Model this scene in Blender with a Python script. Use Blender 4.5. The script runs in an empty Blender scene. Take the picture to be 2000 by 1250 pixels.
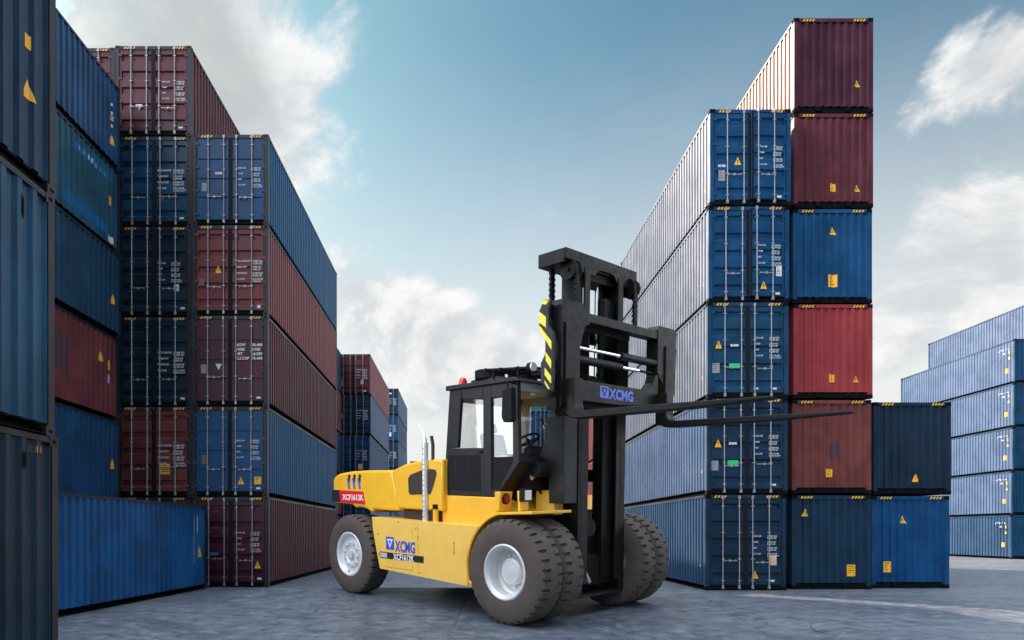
import bpy, math, random
from mathutils import Vector, Matrix
random.seed(7)
R = math.radians
scn = bpy.context.scene
COL = scn.collection

# ------------------------------------------------------------------ camera
EYE = 1.75
cd = bpy.data.cameras.new("camera")
cam = bpy.data.objects.new("camera", cd); COL.objects.link(cam)
cam.location = (0, 0, EYE); cam.rotation_euler = (R(90), 0, 0)
cd.sensor_width = 36.0; cd.lens = 24.91
cd.shift_x = 0.0465; cd.shift_y = 0.2075
cd.clip_start = 0.1; cd.clip_end = 3000
scn.camera = cam

# ------------------------------------------------------------------ light and exposure
SUN_EL = R(30.0); SUN_AZ = (-0.677, 0.736)
_n = math.hypot(*SUN_AZ)
SUNV = Vector((SUN_AZ[0]/_n*math.cos(SUN_EL), SUN_AZ[1]/_n*math.cos(SUN_EL), math.sin(SUN_EL)))
sd = bpy.data.lights.new("sun", 'SUN'); sd.energy = 5.0; sd.angle = R(0.5); sd.color = (1.0, 0.76, 0.55)
sun = bpy.data.objects.new("sun", sd); COL.objects.link(sun)
sun.rotation_euler = SUNV.to_track_quat('Z', 'Y').to_euler(); sun.location = (-30, 20, 40)
scn.view_settings.view_transform = 'Standard'; scn.view_settings.look = 'None'
scn.view_settings.gamma = 1.0; scn.view_settings.exposure = 1.5

# ------------------------------------------------------------------ node helper
class NT:
    def __init__(s, tree):
        s.t = tree; s.n = tree.nodes; s.l = tree.links
    def node(s, typ, **kw):
        n = s.n.new(typ)
        for k, v in kw.items(): setattr(n, k, v)
        return n
    def put(s, sock, v):
        if isinstance(v, bpy.types.NodeSocket): s.l.new(v, sock)
        elif isinstance(v, (tuple, list)):
            v = tuple(v)
            if sock.type == 'RGBA' and len(v) == 3: v = v + (1,)
            sock.default_value = v
        else: sock.default_value = v
    def math(s, op, a, b=0.0, c=0.0, clamp=False):
        n = s.node('ShaderNodeMath', operation=op); n.use_clamp = clamp
        s.put(n.inputs[0], a); s.put(n.inputs[1], b); s.put(n.inputs[2], c)
        return n.outputs[0]
    def vmath(s, op, a, b=(0, 0, 0)):
        n = s.node('ShaderNodeVectorMath', operation=op)
        s.put(n.inputs[0], a); s.put(n.inputs[1], b)
        return n.outputs[0]
    def mix(s, f, a, b, blend='MIX'):
        n = s.node('ShaderNodeMix', data_type='RGBA', blend_type=blend)
        s.put(n.inputs[0], f); s.put(n.inputs[6], a); s.put(n.inputs[7], b)
        return n.outputs[2]
    def noise(s, vec, scale, detail=4, rough=.55, dist=0.0, dim='3D'):
        n = s.node('ShaderNodeTexNoise', noise_dimensions=dim)
        if vec is not None: s.put(n.inputs['Vector'], vec)
        n.inputs['Scale'].default_value = scale; n.inputs['Detail'].default_value = detail
        n.inputs['Roughness'].default_value = rough; n.inputs['Distortion'].default_value = dist
        return n.outputs[0]
    def ramp(s, f, a, b, lo=0.0, hi=1.0, smooth=True):
        n = s.node('ShaderNodeMapRange', interpolation_type='SMOOTHSTEP' if smooth else 'LINEAR')
        n.clamp = True
        s.put(n.inputs[0], f); s.put(n.inputs[1], a); s.put(n.inputs[2], b); s.put(n.inputs[3], lo); s.put(n.inputs[4], hi)
        return n.outputs[0]
    def mapping(s, vec, scale=(1, 1, 1), loc=(0, 0, 0), rot=(0, 0, 0)):
        n = s.node('ShaderNodeMapping'); s.put(n.inputs[0], vec)
        n.inputs['Scale'].default_value = scale; n.inputs['Location'].default_value = loc; n.inputs['Rotation'].default_value = rot
        return n.outputs[0]

# ------------------------------------------------------------------ sky
w = bpy.data.worlds.new("World"); scn.world = w; w.use_nodes = True
g = NT(w.node_tree); g.n.clear()
tc = g.node('ShaderNodeTexCoord'); dirv = tc.outputs['Generated']
sep = g.node('ShaderNodeSeparateXYZ'); g.put(sep.inputs[0], dirv)
dx, dy, dz = sep.outputs
sky = g.node('ShaderNodeTexSky', sky_type='NISHITA'); sky.sun_disc = False
sky.sun_elevation = SUN_EL; sky.sun_rotation = math.atan2(SUNV.x, SUNV.y)
sky.air_density = 1.0; sky.dust_density = 1.6; sky.ozone_density = 2.0
az = g.math('MULTIPLY', g.math('ARCTAN2', dx, dy), 57.2958)
el = g.math('MULTIPLY', g.math('ARCSINE', dz), 57.2958)
# clear sky: Nishita cooled down high up, milky haze near the horizon
base = g.mix(1.0, sky.outputs[0], (0.56, 0.97, 0.92), 'MULTIPLY')
hz = g.ramp(el, 4.0, 37.0, 1.0, 0.0)
hz = g.math('MULTIPLY', hz, g.ramp(dy, -.35, .25, .30, 1.0))
hzn = g.math('ADD', hz, g.math('MULTIPLY', g.math('SUBTRACT', g.noise(dirv, 2.2, 3), .5), .25))
base = g.mix(g.ramp(hzn, -.05, .84, 0.0, 0.98, False), base, (7.0, 7.15, 7.1))
# clouds: noise in (azimuth, elevation) space, gathered by soft round masks
comb = g.node('ShaderNodeCombineXYZ'); g.put(comb.inputs[0], az); g.put(comb.inputs[1], g.math('MULTIPLY', el, 1.35)); cv = comb.outputs[0]
n1 = g.noise(cv, 0.085, 9, .62, .35)
n2 = g.noise(g.vmath('ADD', cv, (-1.1, 1.9, 0.0)), 0.085, 9, .62, .35)
def blob(a, e, ra, re):
    u = g.math('DIVIDE', g.math('SUBTRACT', az, a), ra); v = g.math('DIVIDE', g.math('SUBTRACT', el, e), re)
    d = g.math('ADD', g.math('MULTIPLY', u, u), g.math('MULTIPLY', v, v))
    return g.math('EXPONENT', g.math('MULTIPLY', d, -1.0))
BL = [(-20, 36, 11, 11, .50), (-26, 26, 12, 9, .45), (-9, 27, 9, 6, .10), (-4.5, 16.8, 8.0, 4.6, .56), (4.0, 14.0, 5, 2.6, .40), (-1, 10.5, 13, 3.2, .42), (34.0, 27.5, 7.0, 5.0, .33),
      (38, 28, 4.0, 3.0, .30), (36.5, 19.0, 4.2, 3.0, .55), (33, 14.0, 9, 4.2, .55), (7.2, 24.6, 2.2, 1.6, .22), (18, 26, 3.5, 1.3, .14)]
msk = None
for a, e, ra, re, k in BL:
    b = g.math('MULTIPLY', blob(a, e, ra, re), k)
    msk = b if msk is None else g.math('ADD', msk, b)
dens = g.ramp(g.math('ADD', n1, msk), .76, .94)
lit = g.ramp(g.math('SUBTRACT', n1, n2), -.10, .12)
ccol = g.mix(lit, (5.5, 5.75, 6.0), (8.2, 8.15, 8.1))
ccol = g.mix(g.math('MULTIPLY', g.ramp(g.math('ADD', n1, msk), .90, 1.2), g.ramp(el, 21.0, 29.0, .12, .85)), ccol, (4.3, 4.35, 4.4))
col = g.mix(g.math('MULTIPLY', dens, .92), base, ccol)
# added fill light: bright cloud invented overhead and behind left, outside the view
deckn = g.ramp(g.noise(dirv, 2.6, 5), .30, .62)
dotn = g.node('ShaderNodeVectorMath', operation='DOT_PRODUCT'); g.put(dotn.inputs[0], dirv); dotn.inputs[1].default_value = Vector((-.80, -.45, .42)).normalized()
deck = g.math('MAXIMUM', g.ramp(el, 48.0, 70.0), g.ramp(dotn.outputs['Value'], .52, .84))
col = g.mix(g.math('MULTIPLY', deck, g.math('ADD', .6, g.math('MULTIPLY', deckn, .4))), col, (33.0, 35.0, 38.0))
dotr = g.node('ShaderNodeVectorMath', operation='DOT_PRODUCT'); g.put(dotr.inputs[0], dirv); dotr.inputs[1].default_value = Vector((.86, .42, .28)).normalized()
col = g.mix(g.ramp(dotr.outputs['Value'], .905, .97), col, (26.0, 27.0, 28.5))  # added bright lobe off to the right, fill for the right-facing sides
col = g.mix(1.0, col, (.87, .87, .87), 'MULTIPLY')
bg = g.node('ShaderNodeBackground'); g.put(bg.inputs[0], col); bg.inputs[1].default_value = 0.05
wo = g.node('ShaderNodeOutputWorld'); g.l.new(bg.outputs[0], wo.inputs[0])

# ------------------------------------------------------------------ materials
def new_mat(name):
    m = bpy.data.materials.new(name); m.use_nodes = True
    t = NT(m.node_tree); p = m.node_tree.nodes['Principled BSDF']
    return m, t, p
def plain(name, c, rough=.5, metal=0.0, spec=.5, var=.12, scale=3.0, bump=0.0, coat=0.0):
    m, t, p = new_mat(name)
    tcn = t.node('ShaderNodeTexCoord')
    n = t.noise(tcn.outputs['Object'], scale, 5, .6)
    k = t.ramp(n, .25, .75, 1 - var, 1 + var, False)
    mul = t.node('ShaderNodeCombineXYZ')
    for i in range(3): t.put(mul.inputs[i], k)
    t.put(p.inputs['Base Color'], t.mix(1.0, c, mul.outputs[0], 'MULTIPLY'))
    t.put(p.inputs['Roughness'], t.ramp(t.noise(tcn.outputs['Object'], scale*3, 4), .3, .7, max(.02, rough-.08), min(1, rough+.08), False))
    p.inputs['Metallic'].default_value = metal; p.inputs['Specular IOR Level'].default_value = spec
    p.inputs['Coat Weight'].default_value = coat
    if bump:
        b = t.node('ShaderNodeBump'); b.inputs['Strength'].default_value = bump; b.inputs['Distance'].default_value = .01
        t.put(b.inputs['Height'], t.noise(tcn.outputs['Object'], scale*12, 4)); t.put(p.inputs['Normal'], b.outputs[0])
    return m
def paint(name, c, chalk=.06, rust=.5, rough=.38, blotch=1.0):
    """weathered container paint: chalky film, grime streaks running down, rust spots"""
    m, t, p = new_mat(name)
    tcn = t.node('ShaderNodeTexCoord'); oi = t.node('ShaderNodeObjectInfo')
    off = t.node('ShaderNodeCombineXYZ')
    t.put(off.inputs[0], t.math('MULTIPLY', oi.outputs['Random'], 37.0)); t.put(off.inputs[1], t.math('MULTIPLY', oi.outputs['Random'], 53.0))
    v = t.vmath('ADD', tcn.outputs['Object'], off.outputs[0])
    big = t.noise(v, .9, 5, .6)
    streak = t.noise(t.mapping(v, (5, 5, .28)), 1.6, 5, .65)
    fine = t.noise(v, 14, 4, .6)
    c2 = tuple(x*(1-.25*blotch) for x in c); c3 = tuple(min(1, x*(1+.28*blotch) + .002) for x in c)
    base = t.mix(t.ramp(big, .32, .7), c2, c3)
    grime = t.ramp(streak, .52, .78, 0, .55*blotch)
    base = t.mix(grime, base, tuple(.35*x + y for x, y in zip(c, (.004, .004, .005))))
    rs = t.math('MULTIPLY', t.ramp(t.noise(t.mapping(v, (1, 1, .5)), 3.1, 6, .7), .64, .74), rust)
    base = t.mix(rs, base, (.06, .022, .012))
    base = t.mix(t.ramp(fine, .68, .8, 0, .25), base, tuple(min(1, x*1.5 + .02) for x in c))
    t.put(p.inputs['Base Color'], base)
    t.put(p.inputs['Roughness'], t.ramp(big, .3, .7, rough-.08, rough+.14, False))
    p.inputs['Specular IOR Level'].default_value = .22
    p.inputs['Sheen Weight'].default_value = chalk; p.inputs['Sheen Roughness'].default_value = .45
    p.inputs['Sheen Tint'].default_value = (.92, .95, 1.0, 1)
    b = t.node('ShaderNodeBump'); b.inputs['Strength'].default_value = .25; b.inputs['Distance'].default_value = .02
    t.put(b.inputs['Height'], t.noise(v, 2.4, 4)); t.put(p.inputs['Normal'], b.outputs[0])
    return m
P = {
 'navy':   paint('navy paint', (.004, .024, .056)),
 'dnavy':  paint('dark navy paint', (.0035, .017, .036)),
 'blue':   paint('blue paint', (.002, .050, .135)),
 'mblue':  paint('mid blue paint', (.003, .042, .098)),
 'bright': paint('bright blue paint', (.001, .090, .265), rust=.7),
 'teal':   paint('faded petrol blue paint', (.005, .062, .105)),
 'steel':  paint('blue grey paint', (.010, .062, .122)),
 'silver': paint('sun-glare silver blue side', (.122, .150, .200), rust=.1, blotch=.35),  # sun glare on the right stack's sides put into the colour
 'pale':   paint('sun-glare pale blue side', (.060, .108, .20), rust=.1, blotch=.35),  # glare on right and far stack sides painted into the blue
 'sky':    paint('sunlit blue side', (.012, .050, .118), rust=.1, blotch=.35),  # lighter blue for sides, sunlight painted into the colour
 'peachy': paint('sunlit oxide side', (.175, .088, .074), rust=.1, blotch=.35),  # warm sun on the top maroon container's side, painted in
 'maroon': paint('maroon paint', (.095, .018, .027)),
 'plum':   paint('plum paint', (.060, .012, .024)),
 'brown':  paint('oxide brown paint', (.135, .032, .029)),
 'red':    paint('brick red paint', (.150, .027, .034)),
 'crimson':paint('crimson paint', (.275, .034, .038), rust=.25, blotch=.6),
 'rose':   paint('skylit brick red side', (.21, .050, .056), rust=.2, blotch=.5),  # lighter red for left and far sides, light put into the colour
 'royal':  paint('royal blue paint', (.001, .047, .145)),
 'mint':   paint('sunlit mint side', (.16, .27, .25), rust=.1, blotch=.3),  # sunlit side of the sea green container, light painted in
 'cyanb':  paint('skylit bright blue side', (.002, .090, .205), rust=.3, blotch=.6),  # brighter blue for the left stack's sides, light put into the colour
 'rusty':  paint('rusted dark frame paint', (.020, .019, .024), rust=.9),
 'green':  paint('sea green paint', (.01, .16, .17)),
}
M = {
 'iron': plain('casting iron', (.006, .007, .009), .9, spec=.06),
 'hole': plain('dark recess', (.004, .004, .005), .9, spec=.1),
 'seal': plain('door seal rubber', (.008, .009, .012), .8, spec=.2),
 'zinc': plain('galvanised bar', (.32, .31, .33), .5, .3),
 'white': plain('white lettering', (.62, .63, .66), .6),
 'amber': plain('amber warning film', (.85, .42, .015), .5, var=.06),
 'black': plain('black film', (.012, .012, .013), .6),
 'gfilm': plain('green film', (.02, .50, .20), .5),
 'grey': plain('grey placard', (.26, .26, .30), .5),
 'peach': plain('peach placard', (.72, .42, .30), .5),
 'bfilm': plain('blue film', (.05, .16, .55), .5),
 'rustp': plain('brown placard', (.16, .09, .08), .6),
 'purplepatch': plain('dark purple patch', (.05, .018, .03), .6),  # darker purple patch on the panel
 'liteb': plain('fresh blue patch', (.004, .10, .25), .6, spec=.2),
 'yellow': plain('yellow machine paint', (.97, .515, .028), .36, var=.07, coat=.25),
 'yellowsoft': plain('yellow machine paint on the tank', (.98, .595, .115), .40, var=.06, coat=.2),
 'char': plain('charcoal paint', (.015, .015, .016), .45, spec=.3, var=.10),
 'mast': plain('black mast paint', (.0105, .0105, .0105), .5, spec=.20, var=.15, scale=2.0),
 'mastd': plain('greasy black steel', (.006, .006, .006), .55, spec=.15),
 'tyre': plain('dusty tyre rubber', (.098, .078, .070), .8, spec=.25, var=.18, scale=5.0, bump=.3),
 'rim': plain('silver rim', (.74, .74, .74), .38, .15, var=.14),
 'chrome': plain('chrome rod', (.85, .85, .86), .12, 1.0, var=.02),
 'steel': plain('bright steel', (.86, .85, .84), .32, .45, var=.05),
 'redsign': plain('red sign film', (.78, .015, .03), .4, var=.03),
 'wsign': plain('white sign film', (.85, .85, .85), .4, var=.02),
 'logoblue': plain('logo blue film', (.03, .09, .62), .4, var=.03),
 'logoblueb': plain('light logo blue film', (.06, .14, .72), .4, var=.03),
 'hazyel': plain('hazard yellow', (.92, .80, .02), .4, var=.03),
 'lampred': plain('red lens', (.28, .01, .02), .2, spec=.8),
 'beacon': plain('red beacon lens', (.75, .015, .02), .15, spec=.8),
 'lampw': plain('clear lamp lens', (.80, .80, .80), .15, spec=.8),
 'grey2': plain('cab trim grey', (.50, .49, .48), .6),
 'dbrown': plain('dark brown finish', (.045, .026, .018), .7),
 'rubber': plain('black rubber', (.014, .014, .015), .7, spec=.15),
 'cream': plain('cream rod', (.72, .64, .46), .35),
}
def glass_mat():
    m, t, p = new_mat('cab glass')
    t.n.remove(p); out = t.n['Material Output']
    tr = t.node('ShaderNodeBsdfTransparent'); tr.inputs[0].default_value = (.97, .98, .98, 1)
    gl = t.node('ShaderNodeBsdfGlossy'); gl.inputs['Roughness'].default_value = .03
    fr = t.node('ShaderNodeFresnel'); fr.inputs[0].default_value = 1.45
    mx = t.node('ShaderNodeMixShader'); t.put(mx.inputs[0], t.math('MULTIPLY', fr.outputs[0], .22))
    t.l.new(tr.outputs[0], mx.inputs[1]); t.l.new(gl.outputs[0], mx.inputs[2]); t.l.new(mx.outputs[0], out.inputs[0])
    return m
M['glass'] = glass_mat()
def concrete():
    m, t, p = new_mat('yard concrete')
    pos = t.node('ShaderNodeTexCoord').outputs['Object']
    a = t.noise(pos, .22, 6, .6, .4); b = t.noise(pos, 1.7, 6, .65); c = t.noise(pos, 30, 4, .7)
    sw = t.noise(t.mapping(pos, (.35, 2.6, 1), rot=(0, 0, R(-14))), .9, 6, .68, .6)
    e9 = t.noise(pos, 3.6, 7, .72)
    base = t.mix(t.ramp(a, .3, .7), (.062, .080, .108), (.114, .136, .169))
    base = t.mix(t.ramp(b, .47, .60, 0, .45), base, (.136, .158, .190))
    base = t.mix(t.ramp(b, .46, .36, 0, .5), base, (.046, .062, .090))
    base = t.mix(t.ramp(sw, .52, .64, 0, .55), base, (.048, .064, .092))
    base = t.mix(t.ramp(e9, .53, .62, 0, .70), base, (.180, .198, .222))
    base = t.mix(t.ramp(e9, .47, .38, 0, .75), base, (.034, .046, .068))
    base = t.mix(t.ramp(c, .58, .74, 0, .5), base, (.24, .265, .30))
    # long curved tyre scuffs
    sx0 = t.node('ShaderNodeSeparateXYZ'); t.put(sx0.inputs[0], pos)
    rr = t.math('SQRT', t.math('ADD', t.math('POWER', t.math('ADD', sx0.outputs[0], 26.0), 2.0), t.math('POWER', t.math('SUBTRACT', sx0.outputs[1], -9.0), 2.0)))
    trk = None
    for r0 in (30.6, 33.0, 36.4, 38.9, 27.7):
        q = t.ramp(t.math('ABSOLUTE', t.math('SUBTRACT', rr, r0)), .12, .30, 1, 0)
        trk = q if trk is None else t.math('MAXIMUM', trk, q)
    base = t.mix(t.math('MULTIPLY', trk, t.ramp(t.noise(pos, .9, 5, .7), .42, .62, 0, .5)), base, (.040, .048, .062))
    # cracks wandering over the slabs
    wob = t.node('ShaderNodeMix', data_type='RGBA', blend_type='LINEAR_LIGHT')
    nn = t.node('ShaderNodeTexNoise'); nn.inputs['Scale'].default_value = .8; nn.inputs['Detail'].default_value = 6; t.put(nn.inputs['Vector'], pos)
    wob.inputs[0].default_value = .55; t.put(wob.inputs[6], pos); t.put(wob.inputs[7], nn.outputs['Color'])
    vo = t.node('ShaderNodeTexVoronoi', feature='DISTANCE_TO_EDGE'); vo.inputs['Scale'].default_value = .30
    t.put(vo.inputs['Vector'], wob.outputs[2])
    crack = t.math('MULTIPLY', t.ramp(vo.outputs['Distance'], .0, .007, 1, 0), t.ramp(t.noise(pos, .55, 3), .50, .60))
    base = t.mix(t.math('MULTIPLY', crack, .85), base, (.022, .027, .036))
    # slab joints
    sx = t.node('ShaderNodeSeparateXYZ'); t.put(sx.inputs[0], t.mapping(pos, rot=(0, 0, R(4))))
    def joint(o, pitch, ph):
        f = t.math('PINGPONG', t.math('ADD', o, ph), pitch/2)
        return t.ramp(f, .012, .03, 1, 0)
    j = t.math('MAXIMUM', joint(sx.outputs[0], 6.0, 1.2), joint(sx.outputs[1], 4.5, .4))
    base = t.mix(t.math('MULTIPLY', j, t.ramp(b, .35, .6, .15, .6)), base, (.035, .042, .054))
    t.put(p.inputs['Base Color'], base)
    t.put(p.inputs['Roughness'], t.ramp(sw, .3, .7, .62, .42, False)); p.inputs['Specular IOR Level'].default_value = .22
    bm = t.node('ShaderNodeBump'); bm.inputs['Strength'].default_value = .35; bm.inputs['Distance'].default_value = .02
    hgt = t.math('SUBTRACT', t.math('ADD', t.math('MULTIPLY', b, .5), t.math('MULTIPLY', c, .35)), t.math('MULTIPLY', crack, .6))
    t.put(bm.inputs['Height'], hgt); t.put(p.inputs['Normal'], bm.outputs[0])
    return m

# ------------------------------------------------------------------ mesh helper
class MB:
    def __init__(s): s.v = []; s.f = []; s.m = []; s.mats = []
    def mi(s, m):
        if m not in s.mats: s.mats.append(m)
        return s.mats.index(m)
    def add(s, vs, fs, m):
        o = len(s.v); k = s.mi(m)
        s.v += [tuple(q) for q in vs]
        for q in fs: s.f.append(tuple(i + o for i in q)); s.m.append(k)
        return s
    def box(s, x0, x1, y0, y1, z0, z1, m):
        return s.add([(x0,y0,z0),(x1,y0,z0),(x1,y1,z0),(x0,y1,z0),(x0,y0,z1),(x1,y0,z1),(x1,y1,z1),(x0,y1,z1)],
              [(0,3,2,1),(4,5,6,7),(0,1,5,4),(1,2,6,5),(2,3,7,6),(3,0,4,7)], m)
    def prism(s, poly, ax, a, b, m):
        """poly: 2-D outline in the two axes other than ax (cyclic-free order x,y / x,z / y,z)"""
        def P3(p, t):
            if ax == 'x': return (t, p[0], p[1])
            if ax == 'y': return (p[0], t, p[1])
            return (p[0], p[1], t)
        n = len(poly)
        area = sum(poly[i][0]*poly[(i+1) % n][1] - poly[(i+1) % n][0]*poly[i][1] for i in range(n))
        if area < 0: poly = poly[::-1]
        if ax == 'y': lo, hi = max(a, b), min(a, b)
        else: lo, hi = min(a, b), max(a, b)
        vs = [P3(p, lo) for p in poly] + [P3(p, hi) for p in poly]
        fs = [tuple(range(n-1, -1, -1)), tuple(range(n, 2*n))] + [(i, (i+1) % n, n+(i+1) % n, n+i) for i in range(n)]
        return s.add(vs, fs, m)
    def tube(s, path, r, m, n=10, r1=None, caps=True):
        pts = [Vector(p) for p in path]; rings = []
        up = None
        for i, p in enumerate(pts):
            d = (pts[min(i+1, len(pts)-1)] - pts[max(i-1, 0)]).normalized()
            if up is None: up = Vector((0, 0, 1)) if abs(d.z) < .9 else Vector((1, 0, 0))
            a = d.cross(up).normalized(); b = a.cross(d).normalized(); up = b
            rr = r if r1 is None else r + (r1 - r)*i/(len(pts)-1)
            rings.append([p + a*math.cos(2*math.pi*k/n)*rr + b*math.sin(2*math.pi*k/n)*rr for k in range(n)])
        vs = [q for ring in rings for q in ring]; fs = []
        for i in range(len(rings)-1):
            for k in range(n):
                fs.append((i*n+k, (i+1)*n+k, (i+1)*n+(k+1) % n, i*n+(k+1) % n)[::-1])
        if caps:
            fs.append(tuple(range(n))[::-1]); fs.append(tuple(range((len(rings)-1)*n, len(rings)*n)))
        return s.add(vs, fs, m)
    def lathe(s, prof, c, ax, m, n=32):
        """prof: list of (radius, offset along axis)"""
        vs = []; fs = []
        for r, o in prof:
            for k in range(n):
                a = 2*math.pi*k/n; u, v = r*math.cos(a), r*math.sin(a)
                if ax == 'y': vs.append((c[0]+u, c[1]+o, c[2]+v))
                elif ax == 'x': vs.append((c[0]+o, c[1]+u, c[2]+v))
                else: vs.append((c[0]+u, c[1]+v, c[2]+o))
        for i in range(len(prof)-1):
            for k in range(n):
                q = (i*n+k, i*n+(k+1) % n, (i+1)*n+(k+1) % n, (i+1)*n+k)
                fs.append(q if ax != 'y' else q[::-1])
        return s.add(vs, fs, m)
    def cyl(s, c, ax, r, a, b, m, n=20):
        return s.lathe([(0.0005, a), (r, a), (r, b), (0.0005, b)], c, ax, m, n)
    def mesh(s, name, smooth=None):
        me = bpy.data.meshes.new(name); me.from_pydata(s.v, [], s.f)
        for m in s.mats: me.materials.append(m)
        me.polygons.foreach_set('material_index', s.m)
        if smooth:
            me.polygons.foreach_set('use_smooth', [True]*len(s.f)); me.set_sharp_from_angle(angle=R(smooth))
        me.update(); return me
    def build(s, name, parent=None, smooth=None, bevel=0, seg=2):
        o = bpy.data.objects.new(name, s.mesh(name, smooth)); COL.objects.link(o)
        if parent: o.parent = parent
        if bevel:
            b = o.modifiers.new('bevel', 'BEVEL'); b.width = bevel; b.segments = seg; b.limit_method = 'ANGLE'; b.angle_limit = R(35)
            b.harden_normals = False
        return o
def put(name, me, parent, loc=(0, 0, 0), rot=None, slots=None):
    o = bpy.data.objects.new(name, me); COL.objects.link(o); o.parent = parent; o.location = loc
    if rot: o.rotation_euler = rot
    if slots:
        for i, m in slots.items():
            o.material_slots[i].link = 'OBJECT'; o.material_slots[i].material = m
    return o
def thing(name, label, cat, loc, group=None, rotz=0):
    o = bpy.data.objects.new(name, None); COL.objects.link(o); o.location = loc; o.rotation_euler = (0, 0, rotz)
    o['label'] = label; o['category'] = cat
    if group: o['group'] = group
    o.empty_display_size = .3
    return o
def text_mesh(name, rows, size, m, bold=0.0, spacing=1.0):
    """rows: (text, x, y); returns a flat mesh in its own xy plane"""
    mb = MB()
    for txt, x, y in rows:
        cu = bpy.data.curves.new('t', 'FONT'); cu.body = txt; cu.size = size; cu.offset = bold; cu.space_character = spacing
        cu.resolution_u = 2; cu.extrude = .002
        ob = bpy.data.objects.new('t', cu); COL.objects.link(ob)
        dg = bpy.context.evaluated_depsgraph_get(); me = bpy.data.meshes.new_from_object(ob.evaluated_get(dg))
        mb.add([(q.co.x + x, q.co.y + y, q.co.z) for q in me.vertices], [tuple(pl.vertices) for pl in me.polygons], m)
        bpy.data.objects.remove(ob); bpy.data.meshes.remove(me); bpy.data.curves.remove(cu)
    return mb

# ------------------------------------------------------------------ ground
YAW, TILT = R(47), R(4)
FO = Vector((0.7894, 14.375, -0.13))          # under the near front tyre's outer face
def sm(a, b, x):
    t = min(1, max(0, (x-a)/(b-a))); return t*t*(3-2*t)
def ground_z(x, y):
    p = FO.z + math.tan(TILT)*(y - FO.y)
    m = sm(-7.6, -4.9, x)*(1-sm(5.9, 7.2, x))*sm(7.5, 12.6, y)*(1-sm(19.3, 21.2, y))
    return p*m
def spread(lo, hi, step, far):
    a = [lo + i*step for i in range(int(round((hi-lo)/step))+1)]
    d = step; q = a[-1]; r = []
    while q < far: d *= 1.5; q += d; r.append(q)
    d = step; q = a[0]; l = []
    while q > -far: d *= 1.5; q -= d; l.append(q)
    return l[::-1] + a + r
xs = spread(-9, 9, .3, 900); ys = spread(6, 22.2, .3, 1500)
mb = MB(); gm = concrete()
mb.add([(x, y, ground_z(x, y)) for y in ys for x in xs],
       [(j*len(xs)+i, j*len(xs)+i+1, (j+1)*len(xs)+i+1, (j+1)*len(xs)+i) for j in range(len(ys)-1) for i in range(len(xs)-1)], gm)
gr = mb.build('ground', smooth=60); gr['kind'] = 'structure'

# ------------------------------------------------------------------ shipping containers
W = 2.438; HX = W/2; DEP = .042
def corr(a, b, pitch=.278, flat=.080, slope=.048):
    """corrugation outline from a to b: (position, depth)"""
    n = max(1, int(round((b-a)/pitch))); p = (b-a)/n; out = []
    k = p/pitch
    for i in range(n):
        s0 = a + i*p
        out += [(s0, 0.0), (s0 + flat*k, 0.0), (s0 + (flat+slope)*k, DEP), (s0 + p - slope*k, DEP)]
    out.append((b, 0.0)); return out
def depth_at(prof, q):
    for (a, da), (b, db) in zip(prof, prof[1:]):
        if a <= q <= b: return da + (db-da)*(q-a)/max(1e-6, b-a)
    return 0.0
CACHE = {}
from mathutils import noise as MN
def dent(u, v, k):
    return .030*max(0.0, MN.noise(Vector((u*.8, v*.9, k))) + .12) + .006*MN.noise(Vector((u*3.1, v*1.6, k+9)))
END_PROF = corr(-HX+.13, HX-.13, .25, .075, .032)
def side_prof(L): return corr(.14, L-.14)
SLOT = P['navy']      # placeholder, replaced by an object-level slot
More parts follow.
